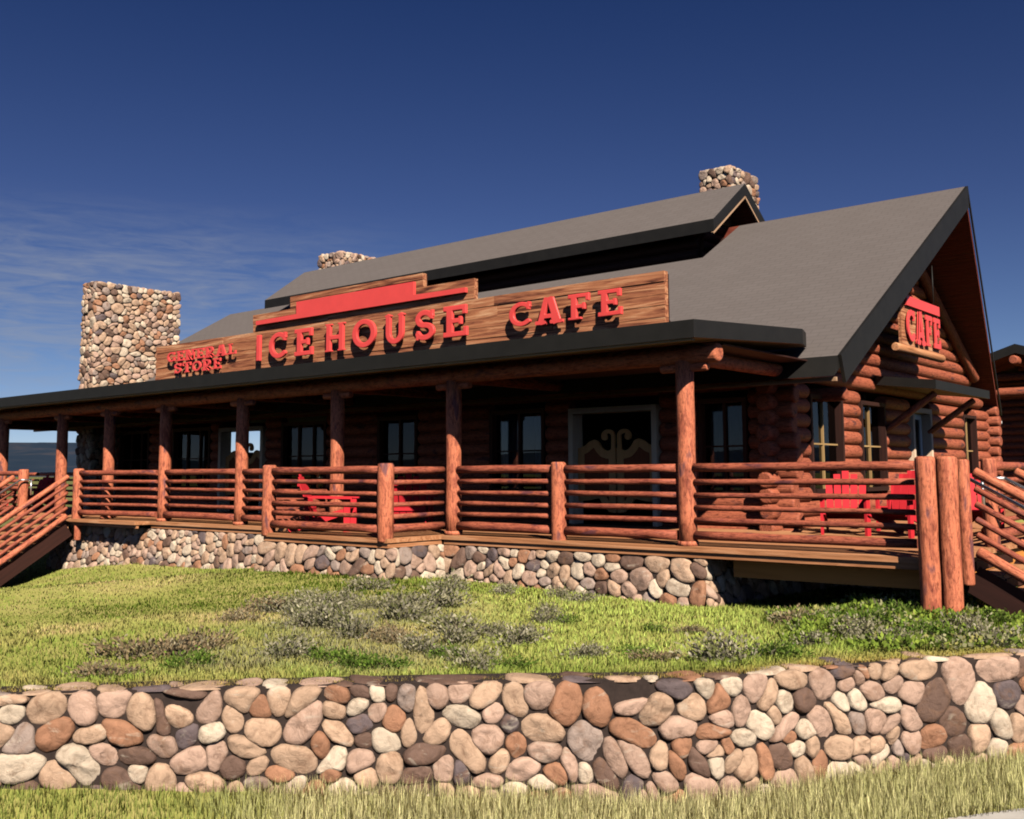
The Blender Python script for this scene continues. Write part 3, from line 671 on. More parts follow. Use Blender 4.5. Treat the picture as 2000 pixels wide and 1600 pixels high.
def door(a, b, zt, tf, bat=True, wall=1):
    mb = MB(); t = .1; z0 = DZ
    box(mb, (a, -.14, z0), (a+t, .17, zt), tf=tf); box(mb, (b-t, -.14, z0), (b, .17, zt), tf=tf); box(mb, (a+t, -.14, zt-t), (b-t, .17, zt), tf=tf)
    d = mb.build('door', M_frame, lodge)
    if bat:
        w = (b-a)/2-t-.004
        for mir in (False, True):
            xs, ys, fr, pn = batwing_field(w, mir); u0 = a+t if not mir else (a+b)/2+.004
            g = lambda x, ww, z, u0=u0: tf(u0+x, ww, DZ+z)
            q = shape(d, 'batwing_leaf', M_bat, fr, xs, ys, .045, g, -.03); shape(d, 'batwing_panel', M_batp, pn, xs, ys, .02, g, -.018)
    else:
        mb = MB(); box(mb, (a+t, -.06, z0+.02), (b-t, -.02, z0+.5), tf=tf); box(mb, (a+t, -.06, z0+.5), (a+t+.12, -.02, zt-t), tf=tf); box(mb, (b-t-.12, -.06, z0+.5), (b-t, -.02, zt-t), tf=tf); box(mb, (a+t+.12, -.06, zt-t-.12), (b-t-.12, -.02, zt-t), tf=tf); lf = mb.build('door_leaf', M_gutter, d)
        mb = MB(); box(mb, (a+t+.12, -.045, z0+.5), (b-t-.12, -.037, zt-t-.12), tf=tf); mb.build('pane', M_glass, d)
    return d
door(*FD[0], DT, tfF); door(*FD[1], DT, tfF); door(*GD[0], 4.12, tfG, False)
# gable truss, purlin ends and the awning over the side door
for s in (-1, 1):
    mb = MB(); log(mb, (-7.0, YR+s*4.9, 4.98), (-7.0, YR+s*.1, 7.72), .12); mb.build('gable_rafter', M_wall, lodge)
for y, z in ((16.95, 4.13), (YR, 7.72)):
    mb = MB(); log(mb, (-7.6, y, z), (-6.7 if z < 7 else -5.95, y, z), .12); mb.build('purlin_end', M_wall, lodge)
mb = MB(); A0, A1 = 19.3, 22.8
prism(mb, [(-7.05, A0, 4.62), (-5.95, A0, 4.48), (-5.95, A1, 4.48), (-7.05, A1, 4.62)], (0, 0, -.17), (0, 0, 1)); aw = mb.build('door_awning', [M_black, M_tan], lodge)
for y in (19.9, 22.4):
    mb = MB(); log(mb, (-7.1, y, 3.62), (-6.15, y, 4.28), .065, seg=10); mb.build('bracket', M_log, aw)

# ------------------------------------------------------------------ porch
YP = 11.3
porch = thing('porch', (-15, 13, 1.2), 'covered log porch with round columns along the front of the lodge', 'porch')
mb = MB()
BX0, BX1, BY = -13.5, -10.62, 10.02
deck = [(-34, 11.05), (-23.8, 11.05), (-23.8, 10.8), (-18.6, 10.8), (-18.6, 11.12), (BX0, 11.12), (BX0, BY), (BX1, BY), (BX1, 11.12), (-3.45, 11.12), (-3.45, 19.8), (XW, 19.8), (XW, YW-.15), (-34, YW-.15)]
def dlc(v): return (v[0], v[1], v[2])
prism(mb, [(x, y, DZ) for x, y in deck], (0, 0, -.06)); mb.build('deck', M_deck, porch)
mb = MB()
for (x0, x1, y) in ((-18.6, BX0, 11.15), (BX1, -3.5, 11.15), (-23.8, -18.6, 10.85)): box(mb, (x0+.02, y, DZ-.13), (x1-.02, y+.05, DZ-.063))
box(mb, (BX0+.02, BY+.03, DZ-.13), (BX1-.02, BY+.08, DZ-.063)); box(mb, (BX1-.07, BY+.08, DZ-.13), (BX1-.02, 11.15, DZ-.063)); box(mb, (BX0+.02, BY+.08, DZ-.13), (BX0+.07, 11.15, DZ-.063))
mb.build('rim_board', M_deck, porch)
mb = MB(); box(mb, (-6.0, 11.42, DZ-.36), (-3.5, 11.5, DZ-.063)); box(mb, (-6.0, 13.6, DZ-.34), (-3.55, 13.72, DZ-.063)); box(mb, (-3.62, 11.9, DZ-.34), (-3.52, 19.6, DZ-.063)); mb.build('joist', M_joist, porch)
# stone base
zb = DZ-.135-1.0; H = 1.0
seg = [((-22.4, 11.2), (BX0, 11.2), (0, -1)), ((BX0, 10.1), (BX1, 10.1), (0, -1)), ((BX1-.02, 10.1), (BX1-.02, 11.2), (1, 0)), ((BX1, 11.2), (-6.35, 11.2), (0, -1)), ((-6.35, 11.2), (-6.35, 15.3), (1, 0)), ((-6.35, 15.3), (-3.2, 15.3), (0, -1))]
for i, (a, b, o) in enumerate(seg):
    f, l = wall_map(a, b, zb, o, .2, H)
    if i in (0, 1, 3): f0 = f; f = (lambda u, v, h, f0=f0: f0(u-.12, v, h)); l += .24
    mb = MB(); stones(mb, l, H, f, .195, 1.1, .002, (.035, .06), 60+i, 16, 2, 1, .9); sb = mb.build('stone_base', M_stone, porch)
    a_ = np.array(a); b_ = np.array(b); o_ = np.array(o, float); core = MB()
    V = [(*a_, DZ-.135), (*b_, DZ-.135), (*(b_+o_*.2), zb), (*(a_+o_*.2), zb)]; core.add(V, [(0, 3, 2, 1)]); core.build('mortar_core', M_mortar, sb)
# columns, beam, corbels, cross beams
COLX = [-6.55, -10.54, -13.2, -15.85, -18.4, -20.57, -22.63, -25.57, -28.6]
for x in COLX:
    mb = MB(); log(mb, (x, YP, DZ), (x, YP, 4.2), .118, seg=16, jit=.03, rounded=False, step=.35); log(mb, (x, YP, DZ), (x, YP, DZ+.06), .135, seg=16, rounded=False)
    mb.build('column', M_log, porch)
    mb = MB(); log(mb, (x-.34, YP, 4.125), (x+.34, YP, 4.125), .055, seg=12); mb.build('corbel', M_log, porch)
    mb = MB(); log(mb, (x, YP-.1, 4.27), (x, YW-.16, 4.30), .095, seg=12); mb.build('cross_beam', M_log, porch)
mb = MB(); log(mb, (-28.9, YP, 4.29), (-6.05, YP, 4.29), .125, seg=14, step=.5); mb.build('front_beam', M_log, porch)
mb = MB(); log(mb, (-28.6, YP+.1, 4.2), (-28.6, YW-.2, 4.2), .12); mb.build('end_beam', M_log, porch)
mb = MB(); sz = lambda y: 4.60+.068*(y-10.5)
sh = [(-29.3, 10.5, sz(10.5)), (-5.95, 10.5, sz(10.5)), (-5.95, 13.55, sz(13.55)), (-6.25, 14.35, sz(14.35)), (-29.3, 14.35, sz(14.35))]
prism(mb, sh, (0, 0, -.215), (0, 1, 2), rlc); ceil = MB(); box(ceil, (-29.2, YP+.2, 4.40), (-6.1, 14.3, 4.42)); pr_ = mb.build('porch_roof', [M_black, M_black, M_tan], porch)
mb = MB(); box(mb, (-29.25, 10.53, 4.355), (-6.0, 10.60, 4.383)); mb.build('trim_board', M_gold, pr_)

ceil.build('shade_ceiling', M_darkwood_shade, pr_)  # dark sheet under the roof, its colour standing in for porch shade

# ------------------------------------------------------------------ railings
RZ = [(2.865, .055), (2.69, .035), (2.53, .035), (2.37, .035), (2.21, .035), (2.035, .06)]
def railing(p0, p1, label, posts=(), zs=RZ):
    t = thing('log_railing', (p0[0], p0[1], DZ), label, 'railing', 'log railing sections round the porch deck')
    for i, (z, r) in enumerate(zs):
        mb = MB(); log(mb, (p0[0], p0[1], z+random.uniform(-.008, .008)), (p1[0], p1[1], z+random.uniform(-.008, .008)), r*random.uniform(.94, 1.08), seg=10, jit=.07, step=.3, rounded=False)
        mb.build('top_rail' if i == 0 else 'bottom_rail' if i == len(zs)-1 else 'rail', M_rail, t)
    for x, y, z0, z1, r in posts:
        mb = MB(); log(mb, (x, y, z0), (x, y, z1), r, seg=16, jit=.035, step=.3); mb.build('post', M_log, t)
    return t
railing((-6.43, YP-.02), (-3.74, YP-.02), 'log railing section between the corner porch column and the twin log posts')
railing((-8.42, YP-.03), (-6.68, YP-.03), 'log railing section in front of the right half of the saloon doorway', [(-8.53, YP-.05, DZ-.05, 2.96, .105)])
railing((-10.42, YP-.02), (-8.64, YP-.02), 'log railing section left of the short post before the saloon doorway')
railing((-10.72, 10.2), (-10.72, YP-.05), 'short log railing return on the right side of the deck bay')
railing((-13.3, 10.09), (-10.84, 10.09), 'log railing section across the front of the projecting deck bay', [(-10.74, 10.1, DZ-.06, 2.96, .115), (-13.42, 10.1, DZ-.06, 2.96, .11)])
railing((-13.4, 10.2), (-13.4, YP-.1), 'short log railing return on the left side of the deck bay')
railing((-15.74, YP-.02), (-13.45, YP-.02), 'narrow log railing section just left of the projecting deck bay')
railing((-18.29, YP-.02), (-15.96, YP-.02), 'log railing section in front of the far door')
railing((-21.05, 10.95), (-18.5, YP-.1), 'log railing section from the head of the left stairs to the next column', [(-21.15, 10.95, DZ-.05, 2.96, .11)])
railing((-27.0, 10.95), (-23.8, 10.95), 'log railing section left of the left stairs', [(-23.68, 10.95, DZ-.05, 2.96, .11)])
railing((-34.0, YW-.3), (-31.2, YW-.3), 'log railing section on the far end of the deck before the mountains')
railing((-31.05, YW-.3), (-28.6, YW-.3), 'log railing section on the far deck just left of the big chimney foot')
railing((-3.5, 13.3), (-3.5, 19.6), 'log railing along the end of the side deck behind the right stairs', [(-3.5, 13.2, DZ-.05, 2.96, .09)])
for i, (x, y) in enumerate(((-3.54, 11.0), (-3.375, 11.16))):
    mb = MB(); log(mb, (x, y, 1.12), (x, y, 2.96-.0*i), (.102, .108)[i], seg=20, jit=.03, step=.3)
    o = mb.build('log_post', M_log); tag(o, ['thick log deck post, nearer of the twin posts, standing in the grass', 'thick log deck post, farther of the twin posts, beside the right stairs'][i], 'post', 'twin log posts at the deck corner')

# ------------------------------------------------------------------ stairs
def stairs(name, label, head, dirv, side, width, n, rise, run, rails_sides, zground, pipe):
    head = np.array(head, float); d = np.array(dirv, float); s = np.array(side, float)
    t = thing(name, tuple(head+d*run*n)+(zground,), label, 'stairs')
    P = lambda a, b, z: (*(head+d*a+s*b), z)
    for k in range(n):
        mb = MB(); z = DZ-rise*(k+1)
        beam(mb, P(run*(k+.5), 0.09, z-.03), P(run*(k+.5), width-.09, z-.03), run+.02, .055); mb.build('tread', M_deck, t)
        mb = MB(); beam(mb, P(run*k+.02, .1, z+.07), P(run*k+.02, width-.1, z+.07), .02, rise-.06); mb.build('shade_riser', M_darkwood_shade, t)  # dark board added to close the stair, in place of shade
    ln = run*n; sl = rise/run
    for b in (.07, width-.07):
        mb = MB(); beam(mb, P(0, b, DZ-.22), P(ln+.02, b, DZ-.22-ln*sl), .035, .30); mb.build('shade_skirt', M_darkwood_shade, t)  # dark boards added where only the shade under the stairs would show
    for b in rails_sides:
        for i, (z, r) in enumerate(RZ):
            mb = MB(); z0 = z-.02; log(mb, P(.08, b, z0-.08*sl), P(ln+.05, b, z0-(ln+.05)*sl), r, seg=10, jit=.07, step=.3); mb.build('top_rail' if i == 0 else 'stringer' if i == 5 else 'rail', M_rail if 0 < i < 5 else M_log, t)
        mb = MB(); zz = DZ-ln*sl; log(mb, P(ln+.1, b, zground-.05), P(ln+.1, b, zz+1.06), .1, seg=14); mb.build('newel_post', M_log, t)
    for b in pipe:
        mb = MB(); z0 = DZ+.82; tube(mb, [P(-.25, b, z0-.35), P(-.25, b, z0), P(.0, b, z0), P(ln, b, z0-ln*sl)], .02); mb.build('handrail', M_metal, t)
    return t
stairs('wooden_stairs', 'log railed wooden stairs going down from the right end of the deck', (-3.25, YP+.1), (1, 0), (0, 1), 1.65, 4, .165, .29, (0, 1.65), 1.2, (.12, 1.5))
stairs('wooden_stairs', 'log railed wooden stairs going down from the left part of the porch', (-21.15, 10.8), (0, -1), (-1, 0), 2.5, 9, .165, .25, (0, 2.5), .3, (2.36,))
mb = MB(); log(mb, (-3.27, 11.36, 1.62), (-3.27, 11.36, 2.93), .068, seg=14); tag(mb.build('stair_post', M_log), 'slim log post at the head of the right stairs', 'post')
mb = MB(); log(mb, (-21.05, 10.92, 1.45), (-21.05, 10.92, DZ-.06), .07, seg=12); mb.build('stub_post', M_log, porch)
mb = MB(); box(mb, (-3.4, 12.1, 1.2), (.2, 15.5, 1.33)); struct(mb.build('path', M_conc))

# ------------------------------------------------------------------ signs
sg = thing('shop_sign', (-12.8, YP, 4.7), 'long stepped plank sign with red raised letters on the porch roof', 'sign')
outline = [(-18.8, 4.66), (-6.8, 4.66), (-6.8, 5.43), (-10.1, 5.47), (-10.1, 5.72), (-11.18, 5.73), (-11.18, 5.93), (-14.48, 5.95), (-14.48, 5.75), (-15.56, 5.74), (-15.56, 5.41), (-18.8, 5.39)]
mb = MB()
def half(poly, z, above):
    return clip(poly, 0, -1 if above else 1, -z if above else z)
zs = [4.66, 4.80, 4.96, 5.10, 5.27, 5.41, 5.56, 5.73, 5.85, 5.96]
for a, b in zip(zs[:-1], zs[1:]):
    # plank row clipped to the stepped outline: widest run at its mid height
    zm = (a+b)/2
    xs_ = (-18.8, -6.8) if zm < 5.41 else (-15.56, -10.1) if zm < 5.73 else (-14.48, -11.18)
    top = min(b, 5.41 if zm < 5.41 else 5.73 if zm < 5.73 else 5.95)
    if top-a < .02: continue
    cuts = [xs_[0]]
    while cuts[-1] < xs_[1]-2.2: cuts.append(cuts[-1]+random.uniform(1.6, 3.4))
    cuts[-1 if len(cuts) > 1 and xs_[1]-cuts[-1] < .8 else len(cuts):] = [xs_[1]]
    for p, q in zip(cuts[:-1], cuts[1:]):
        e = random.uniform(0, .014); box(mb, (p+.002, YP-.02-e, a+.003), (q-.002, YP+.06, top-.003), ax=0)
mb.build('plank_board', M_sign, sg)
mb = MB()
box(mb, (-15.57, YP+.062, 4.7), (-15.47, YP+.12, 5.7)); box(mb, (-18.79, YP+.062, 4.7), (-6.81, YP+.1, 5.38)); box(mb, (-14.47, YP+.062, 5.38), (-11.2, YP+.1, 5.92))
for x in (-18.0, -15.0, -12.5, -10.0, -7.3): beam(mb, (x, YP+.15, 5.3), (x, YP+1.2, 4.68), .06, .06)
mb.build('backing_frame', M_darkwood_shade, sg)
mb = MB(); z0 = 5.52
pan = [(-15.38, z0), (-10.22, z0), (-10.22, z0+.075), (-11.32, z0+.085), (-11.32, z0+.30), (-14.22, z0+.30), (-14.22, z0+.085), (-15.38, z0+.075)]
prism(mb, [(x, YP-.10, z) for x, z in pan], (0, .06, 0)); mb.build('red_panel', M_red, sg)
tfS = lambda u, v, h: (u, YP-.035-h, v)
def word(txt, spans, v0, v1, dep=.05):
    for ch, (a, b) in zip(txt, spans): letter(ch, a, b, v0, v1, .065, dep, tfS, sg, M_red)
word('ICE', [(-15.29, -15.17), (-14.93, -14.42), (-14.2, -13.71)], 4.85, 5.32)
word('HOUSE', [(-13.42, -12.85), (-12.70, -12.13), (-11.96, -11.43), (-11.25, -10.82), (-10.63, -10.14)], 4.855, 5.33)
word('CAFE', [(-9.33, -8.92), (-8.83, -8.38), (-8.27, -7.90), (-7.77, -7.39)], 4.885, 5.24)
def spread(x0, x1, txt, gap):
    w = [glyph(c)[2] for c in txt]; k = (x1-x0-gap*(len(txt)-1))/sum(w); o = []; x = x0
    for q in w: o.append((x, x+q*k)); x += q*k+gap
    return o
word('GENERAL', spread(-18.24, -15.93, 'GENERAL', .045), 5.04, 5.24, .03)
word('STORE', spread(-17.98, -16.40, 'STORE', .045), 4.80, 5.00, .03)
cs = thing('hanging_sign', (-6.55, 20.45, 5.1), 'square plank cafe sign with red letters hung under the gable peak', 'sign')
SX = -6.52
mb = MB()
for k in range(6): box(mb, (SX-.06, 19.3, 5.17+.16*k+.003), (SX-random.uniform(0, .01), 21.5, 5.17+.16*(k+1)-.003), ax=1)
mb.build('plank_board', M_sign, cs)
mb = MB(); log(mb, (SX+.02, 18.85, 5.09), (SX+.02, 21.55, 5.09), .085, seg=12); mb.build('bottom_log', M_deck, cs)
mb = MB(); box(mb, (SX+.003, 19.5, 5.95), (SX+.05, 21.45, 6.14)); mb.build('red_panel', M_red, cs)
for y in (19.6, 21.35):
    mb = MB(); tube(mb, [(SX-.03, y, 6.10), (SX-.03, y, 7.0)], .012); mb.build('hanger_rod', M_black, cs)
tfC = lambda u, v, h: (SX+h, u, v)
for ch, (a, b) in zip('CAFE', ((19.45, 19.90), (19.98, 20.44), (20.54, 20.92), (21.02, 21.42))): letter(ch, a, b, 5.26, 5.88, .03, .035, tfC, cs, M_red)

# ------------------------------------------------------------------ chairs
def chair_proto():
    t = thing('adirondack_chair', (0, 0, 0), 'x', 'chair', 'red wooden chairs on the porch'); w = .62
    mb = MB()
    for k in range(6):
        y = -.30+k*.098; z = .38-.028*k; beam(mb, (-w/2+.03, y, z), (w/2-.03, y, z), .088, .022, up=(0, .28, 1))
    mb.build('seat', M_chair, t)
    mb = MB()
    for k in range(5):
        x = -.22+k*.11; hh = .72-.05*abs(k-2)**1.6; beam(mb, (x, .24, .22), (x*1.12, .24+hh*.36, .22+hh*1.05), .10, .022, up=(0, 1, -.36))
    beam(mb, (-.27, .29, .36), (.27, .29, .36), .03, .07, up=(0, 0, 1)); beam(mb, (-.28, .46, .80), (.28, .46, .80), .03, .07); mb.build('backrest', M_chair, t)
    for s in (-1, 1):
        mb = MB(); beam(mb, (s*.35, -.42, .56), (s*.35, .36, .58), .13, .025); mb.build('arm', M_chair, t)
        mb = MB(); beam(mb, (s*.32, -.33, 0), (s*.32, -.33, .547), .04, .10, up=(0, 1, 0)); mb.build('leg', M_chair, t)
        mb = MB(); beam(mb, (s*.285, -.36, .36), (s*.285, .60, .02), .03, .10); mb.build('leg', M_chair, t)
        mb = MB(); beam(mb, (s*.325, .30, .16), (s*.325, .33, .565), .03, .06, up=(0, 1, 0)); mb.build('back_support', M_chair, t)
    return t
chairs = [(-5.55, 16.2, .1, 'red slatted wooden chair standing in the second row on the side deck'),
          (-5.95, 14.85, .35, 'red slatted wooden chair on the side deck, nearest the log wall corner'), (-5.1, 14.7, -.15, 'red slatted wooden chair in the middle of the row on the side deck'), (-4.3, 15.2, .5, 'red slatted wooden chair on the side deck behind the twin log posts'),
          (-4.9, 17.0, .9, 'red slatted wooden chair farther back on the side deck, glimpsed through the stair rails'),
          (-12.95, 10.95, 2.26, 'red slatted wooden chair seen side on in the deck bay'), (-12.35, 12.2, -2.45, 'red slatted wooden chair half hidden behind the right corner post of the bay'),
          (-33.0, 14.1, -.2, 'red slatted wooden chair at the far left end of the deck'), (-29.7, 14.0, .2, 'red slatted wooden chair on the far deck just behind the stair head'),
          (-26.3, 12.6, .3, 'red slatted wooden chair seen through the left stair rails')]
p0 = chair_proto()
for i, (x, y, r, lab) in enumerate(chairs):
    if i == 0: o = p0
    else:
        o = p0.copy(); C.objects.link(o)
        for ch in list(p0.children): c = ch.copy(); C.objects.link(c); c.parent = o
    o.location = (x, y, DZ); o.rotation_euler = (0, 0, r); o.scale = (1, 1, .94); o['label'] = lab

# ------------------------------------------------------------------ neighbouring cabin
cb = thing('log_cabin', (-8.6, 38, 1.2), 'dark log cabin with black roof edge behind the right end of the lodge', 'building')
mb = MB(); cy = 36.0; px = -8.55; pz = 6.95; sl = .33
for s in (-1, 1):
    prism(mb, [(px, cy, pz+(.001 if s > 0 else 0)), (px+s*4.2, cy, pz-4.2*sl), (px+s*4.2, 48, pz-4.2*sl), (px, 48, pz+(.001 if s > 0 else 0))], (0, 0, -.3), (0, 1, 2), rlc)
mb.build('roof', [M_roof, M_black, M_soffit], cb)
mb = MB(); log_wall(mb, 0, 38.6, px-3.6, px+3.6, 1.6, 6.6, [(-8.45, -6.9, 1.6, 4.9)], ext=(.2, .2), top=lambda z: (px-(pz-.4-z)/sl, px+(pz-.4-z)/sl))
log_wall(mb, 1, px+3.6, 38.6, 47, 1.6, 5.3, []); log_wall(mb, 1, px-3.6, 38.6, 47, 1.6, 5.3, []); log_wall(mb, 0, 47, px-3.6, px+3.6, 1.6, 5.3, []); mb.build('wall', M_wall, cb)
mb = MB(); log(mb, (px-3.9, 36.5, 5.4), (px+3.9, 36.5, 5.4), .16); log(mb, (px-3.9, 37.3, 6.0), (px+3.9, 37.3, 6.0), .14); mb.build('porch_beam', M_wall, cb)
for x in (-3.6, 3.6):
    mb = MB(); log(mb, (px+x, 36.5, 1.2), (px+x, 36.5, 5.3), .15); mb.build('column', M_wall, cb)
mb = MB(); log(mb, (px, 35.7, 6.4), (px, 38.5, 6.4), .15); mb.build('purlin_end', M_wall, cb)
mb = MB(); box(mb, (-8.45, 38.75, 1.6), (-6.9, 38.85, 4.9)); mb.build('door', M_inside, cb)
mb = MB(); box(mb, (px-4, 36.2, 1.0), (px+4, 38.4, 1.62)); mb.build('deck', M_deck, cb)

# ------------------------------------------------------------------ shrubs
def shrub_mesh(name, leafc, n, spread_, flat, seed, lsize=.05):
    r = np.random.default_rng(seed); mb = MB(); V = []; F = []; colr = []
    cl = r.normal(0, 1, (9, 3)); cl /= np.linalg.norm(cl, axis=1, keepdims=True); cl[:, 2] = np.abs(cl[:, 2]); cl *= r.uniform(.35, .75, (9, 1))
    for i in range(n):
        c = cl[r.integers(9)]; p = c+r.normal(0, .2, 3); p[2] = abs(p[2])*flat+.03; d = p+r.normal(0, .5, 3); d[2] = abs(d[2])+.4; d /= np.linalg.norm(d); s = np.cross(d, r.normal(0, 1, 3)); s /= np.linalg.norm(s)
        l = lsize*r.uniform(.9, 2.3); w = lsize*r.uniform(.25, .5); k = len(V)
        V += [p-s*w*.6, p+s*w*.6, p+d*l*.6+s*w, p+d*l, p+d*l*.6-s*w]; F.append((k, k+1, k+2, k+3, k+4))
        cc = np.array(leafc[r.integers(len(leafc))])*r.uniform(.65, 1.3); colr += [cc]*5
    mb.add(V, F, None, np.array(colr))
    for i in range(16):
        a = r.uniform(0, 2*PI); q = r.uniform(.2, .7); e = np.array([math.cos(a)*q, math.sin(a)*q, r.uniform(.35, .85)*flat+.1]); b = e*np.array([.1, .1, 0])
        s = np.array([-math.sin(a), math.cos(a), 0])*.012; k = mb.n; mb.add([b-s, b+s, e+s*.3, e-s*.3], [(0, 1, 2, 3)], mi=1)
    return mb.mesh(name, [M_leaf, M_twig])
KIND = {'g': ([(.30, .27, .155), (.40, .36, .23), (.20, .21, .075), (.46, .41, .29)], .75), 'b': ([(.33, .23, .13), (.42, .31, .17), (.25, .21, .10), (.38, .32, .2)], .55), 'n': ([(.12, .20, .03), (.18, .28, .04), (.09, .15, .025), (.24, .30, .07)], .6)}
SM = {k: [shrub_mesh('shrub', c, 620, 1, fl, 10+j, .07) for j in range(3)] for k, (c, fl) in KIND.items()}
SH = [('g',-8.28,9.79,0.30),('g',-7.77,10.17,0.28),('g',-7.24,9.94,0.32),('g',-7.98,8.26,0.50),('g',-7.77,7.58,0.50),('g',-9.73,8.87,0.42),('g',-7.99,6.75,0.50),('g',-7.39,6.61,0.40),('g',-6.84,7.43,0.45),('g',-6.08,7.37,0.40),('g',-7.19,5.62,0.40),('g',-5.72,6.40,0.35),('g',-5.28,7.30,0.30),('g',-8.96,9.46,0.40),('g',-9.38,7.61,0.38),('g',-4.15,7.79,0.48),('g',-3.78,9.42,0.40),('g',-3.39,9.12,0.35),('g',-3.84,8.66,0.30),('g',-3.06,10.37,0.40),('g',-2.65,9.83,0.35),('g',-6.53,6.56,0.35),('b',-9.44,7.03,0.42),('b',-8.15,4.80,0.45),('b',-7.86,4.94,0.40),('b',-8.05,5.37,0.38),('b',-7.61,4.23,0.35),('b',-5.11,8.78,0.26),('b',-4.46,9.82,0.36),('b',-4.70,7.57,0.28),('b',-8.97,6.42,0.30),('b',-7.16,6.79,0.30),('n',-7.43,4.83,0.28),('n',-6.48,5.75,0.34),('n',-6.83,5.77,0.28),('n',-6.23,5.83,0.30),('n',-6.38,8.52,0.22),('n',-5.44,8.72,0.20),('n',-4.98,7.67,0.25),('n',-3.87,8.01,0.32),('n',-4.22,10.01,0.36),('n',-3.90,10.26,0.36),('n',-3.77,10.81,0.36),('n',-3.33,10.70,0.34),('n',-3.21,9.67,0.34),('n',-2.95,11.17,0.34),('n',-6.13,6.54,0.28),('n',-5.49,6.59,0.25)]
rs_ = random.Random(4)
for q in range(20):
    SH.append((rs_.choice('gggb'), rs_.uniform(-9.3, -6.0), rs_.uniform(6.3, 9.0), rs_.uniform(.2, .36)))
SPECIAL = {15: 'large grey brown sagebrush mound near the bend of the retaining wall', 23: 'broad low brown shrub at the left of the lawn above the wall', 27: 'small dark brown tuft alone on the bright grass below the porch corner', 28: 'brownish shrub where the bright grass meets the dark green bank', 32: 'small bright green shrub beside the brown shrubs at the left above the wall', 22: 'brown shrub beside the dark green patch in the middle of the lawn', 36: 'small dark green tuft on bright grass left of the lone brown tuft', 33: 'dark green shrub close above the middle of the retaining wall'}
GL = {'g': ('grey green sagebrush clump growing on the sloping lawn', 'sagebrush clumps on the lawn', 'sagebrush_shrub'), 'b': ('low brownish dry shrub growing on the lawn', 'dry brown shrubs on the lawn', 'dry_shrub'), 'n': ('low leafy green shrub growing on the lawn', 'low green shrubs on the lawn', 'green_shrub')}
for i, (k, x, y, s) in enumerate(SH):
    o = bpy.data.objects.new(GL[k][2], SM[k][i % 3]); C.objects.link(o)
    o.location = (x, y, float(lawn_z(x, y))-.01); q = s*.82; o.scale = (q*random.uniform(.9, 1.15), q*random.uniform(.9, 1.15), q*random.uniform(.75, 1.0)); o.rotation_euler = (0, 0, random.uniform(0, 6.28))
    tag(o, SPECIAL.get(i, GL[k][0]), 'shrub', GL[k][1])

# ------------------------------------------------------------------ grass
def blades(name, P, H, Wd, COL, m, lean=.5):
    n = len(P); a = rng.uniform(0, 2*PI, n); b = a+rng.normal(PI/2, .6, n); le = np.abs(rng.normal(0, lean, n))*H
    dx = np.cos(a)*Wd/2; dy = np.sin(a)*Wd/2; V = np.zeros((n, 3, 3)); V[:] = P[:, None, :]
    V[:, 0, 0] -= dx; V[:, 0, 1] -= dy; V[:, 1, 0] += dx; V[:, 1, 1] += dy; V[:, 2, 0] += np.cos(b)*le; V[:, 2, 1] += np.sin(b)*le; V[:, 2, 2] += H; V[:, :2, 2] -= .015
    me = bpy.data.meshes.new(name); me.vertices.add(3*n); me.vertices.foreach_set('co', V.ravel()); me.loops.add(3*n); me.loops.foreach_set('vertex_index', np.arange(3*n)); me.polygons.add(n); me.polygons.foreach_set('loop_start', np.arange(n)*3)
    try: me.polygons.foreach_set('loop_total', np.full(n, 3))
    except Exception: pass
    c = np.ones((n, 3, 4)); c[:, :, :3] = COL[:, None, :]*np.array([1.0, 1.0, 1.45])[None, :, None]
    at = me.attributes.new('col', 'FLOAT_COLOR', 'POINT'); at.data.foreach_set('color', c.astype(np.float32).ravel()); me.materials.append(m); me.update(calc_edges=True); me.validate()
    nn = np.zeros((3*n, 3)); nn[:, 2] = 1; nn[:, :2] = rng.normal(0, .35, (3*n, 2)); nn /= np.linalg.norm(nn, axis=1, keepdims=True)
    try: me.normals_split_custom_set_from_vertices(nn.tolist())
    except Exception as e: print('normals', e)
    o = bpy.data.objects.new(name, me); C.objects.link(o); return o
BLOBS = [(-12.1, 9.8, 1.3, 'd'), (-11.2, 8.7, 1.4, 'd'), (-9.4, 8.3, 1.2, 'd'), (-10.2, 7.6, 1.0, 'd'), (-7.6, 7.2, 1.3, 's'), (-7.0, 6.7, 1.0, 's'), (-8.3, 8.0, 1.2, 's'), (-9.0, 7.2, 1., 's'),
         (-13.6, 7.8, .9, 't'), (-10.06, 5.14, .45, 't'), (-13.4, 8.9, .7, 't'), (-7.0, 6.9, .5, 't'), (-6.4, 9.9, 1.6, 'y'), (-5.3, 9.2, 1.4, 'y'), (-4.9, 8.6, 1.2, 'y'), (-7.3, 9.8, 1.2, 'y'), (-5.7, 8., 1.2, 'y'), (-3.9, 10.5, .9, 'd'), (-3.3, 9.8, .9, 'd'), (-3.0, 10.8, 1, 'd'), (-3.9, 9.6, .7, 'd'), (-4.4, 10.3, .5, 'd'), (-11.2, 6.4, 1., 'd'), (-11.5, 8.7, 1.2, 'd'), (-10.6, 8.3, 1.1, 'd'), (-12.5, 9.6, 1.2, 'd'), (-9.9, 8.9, 1.0, 'd'), (-10.2, 7.6, .9, 'd'), (-12.0, 9.2, 1.0, 'd'), (-11.0, 9.2, 1.0, 'd'), (-10.0, 8.4, .9, 'd'), (-7.4, 5.3, .6, 's'), (-6.6, 6.1, .7, 's'), (-9.2, 6.5, .6, 't')]
BC = {'d': (.105, .165, .016), 's': (.40, .37, .19), 't': (.74, .56, .26), 'y': (.58, .68, .16)}
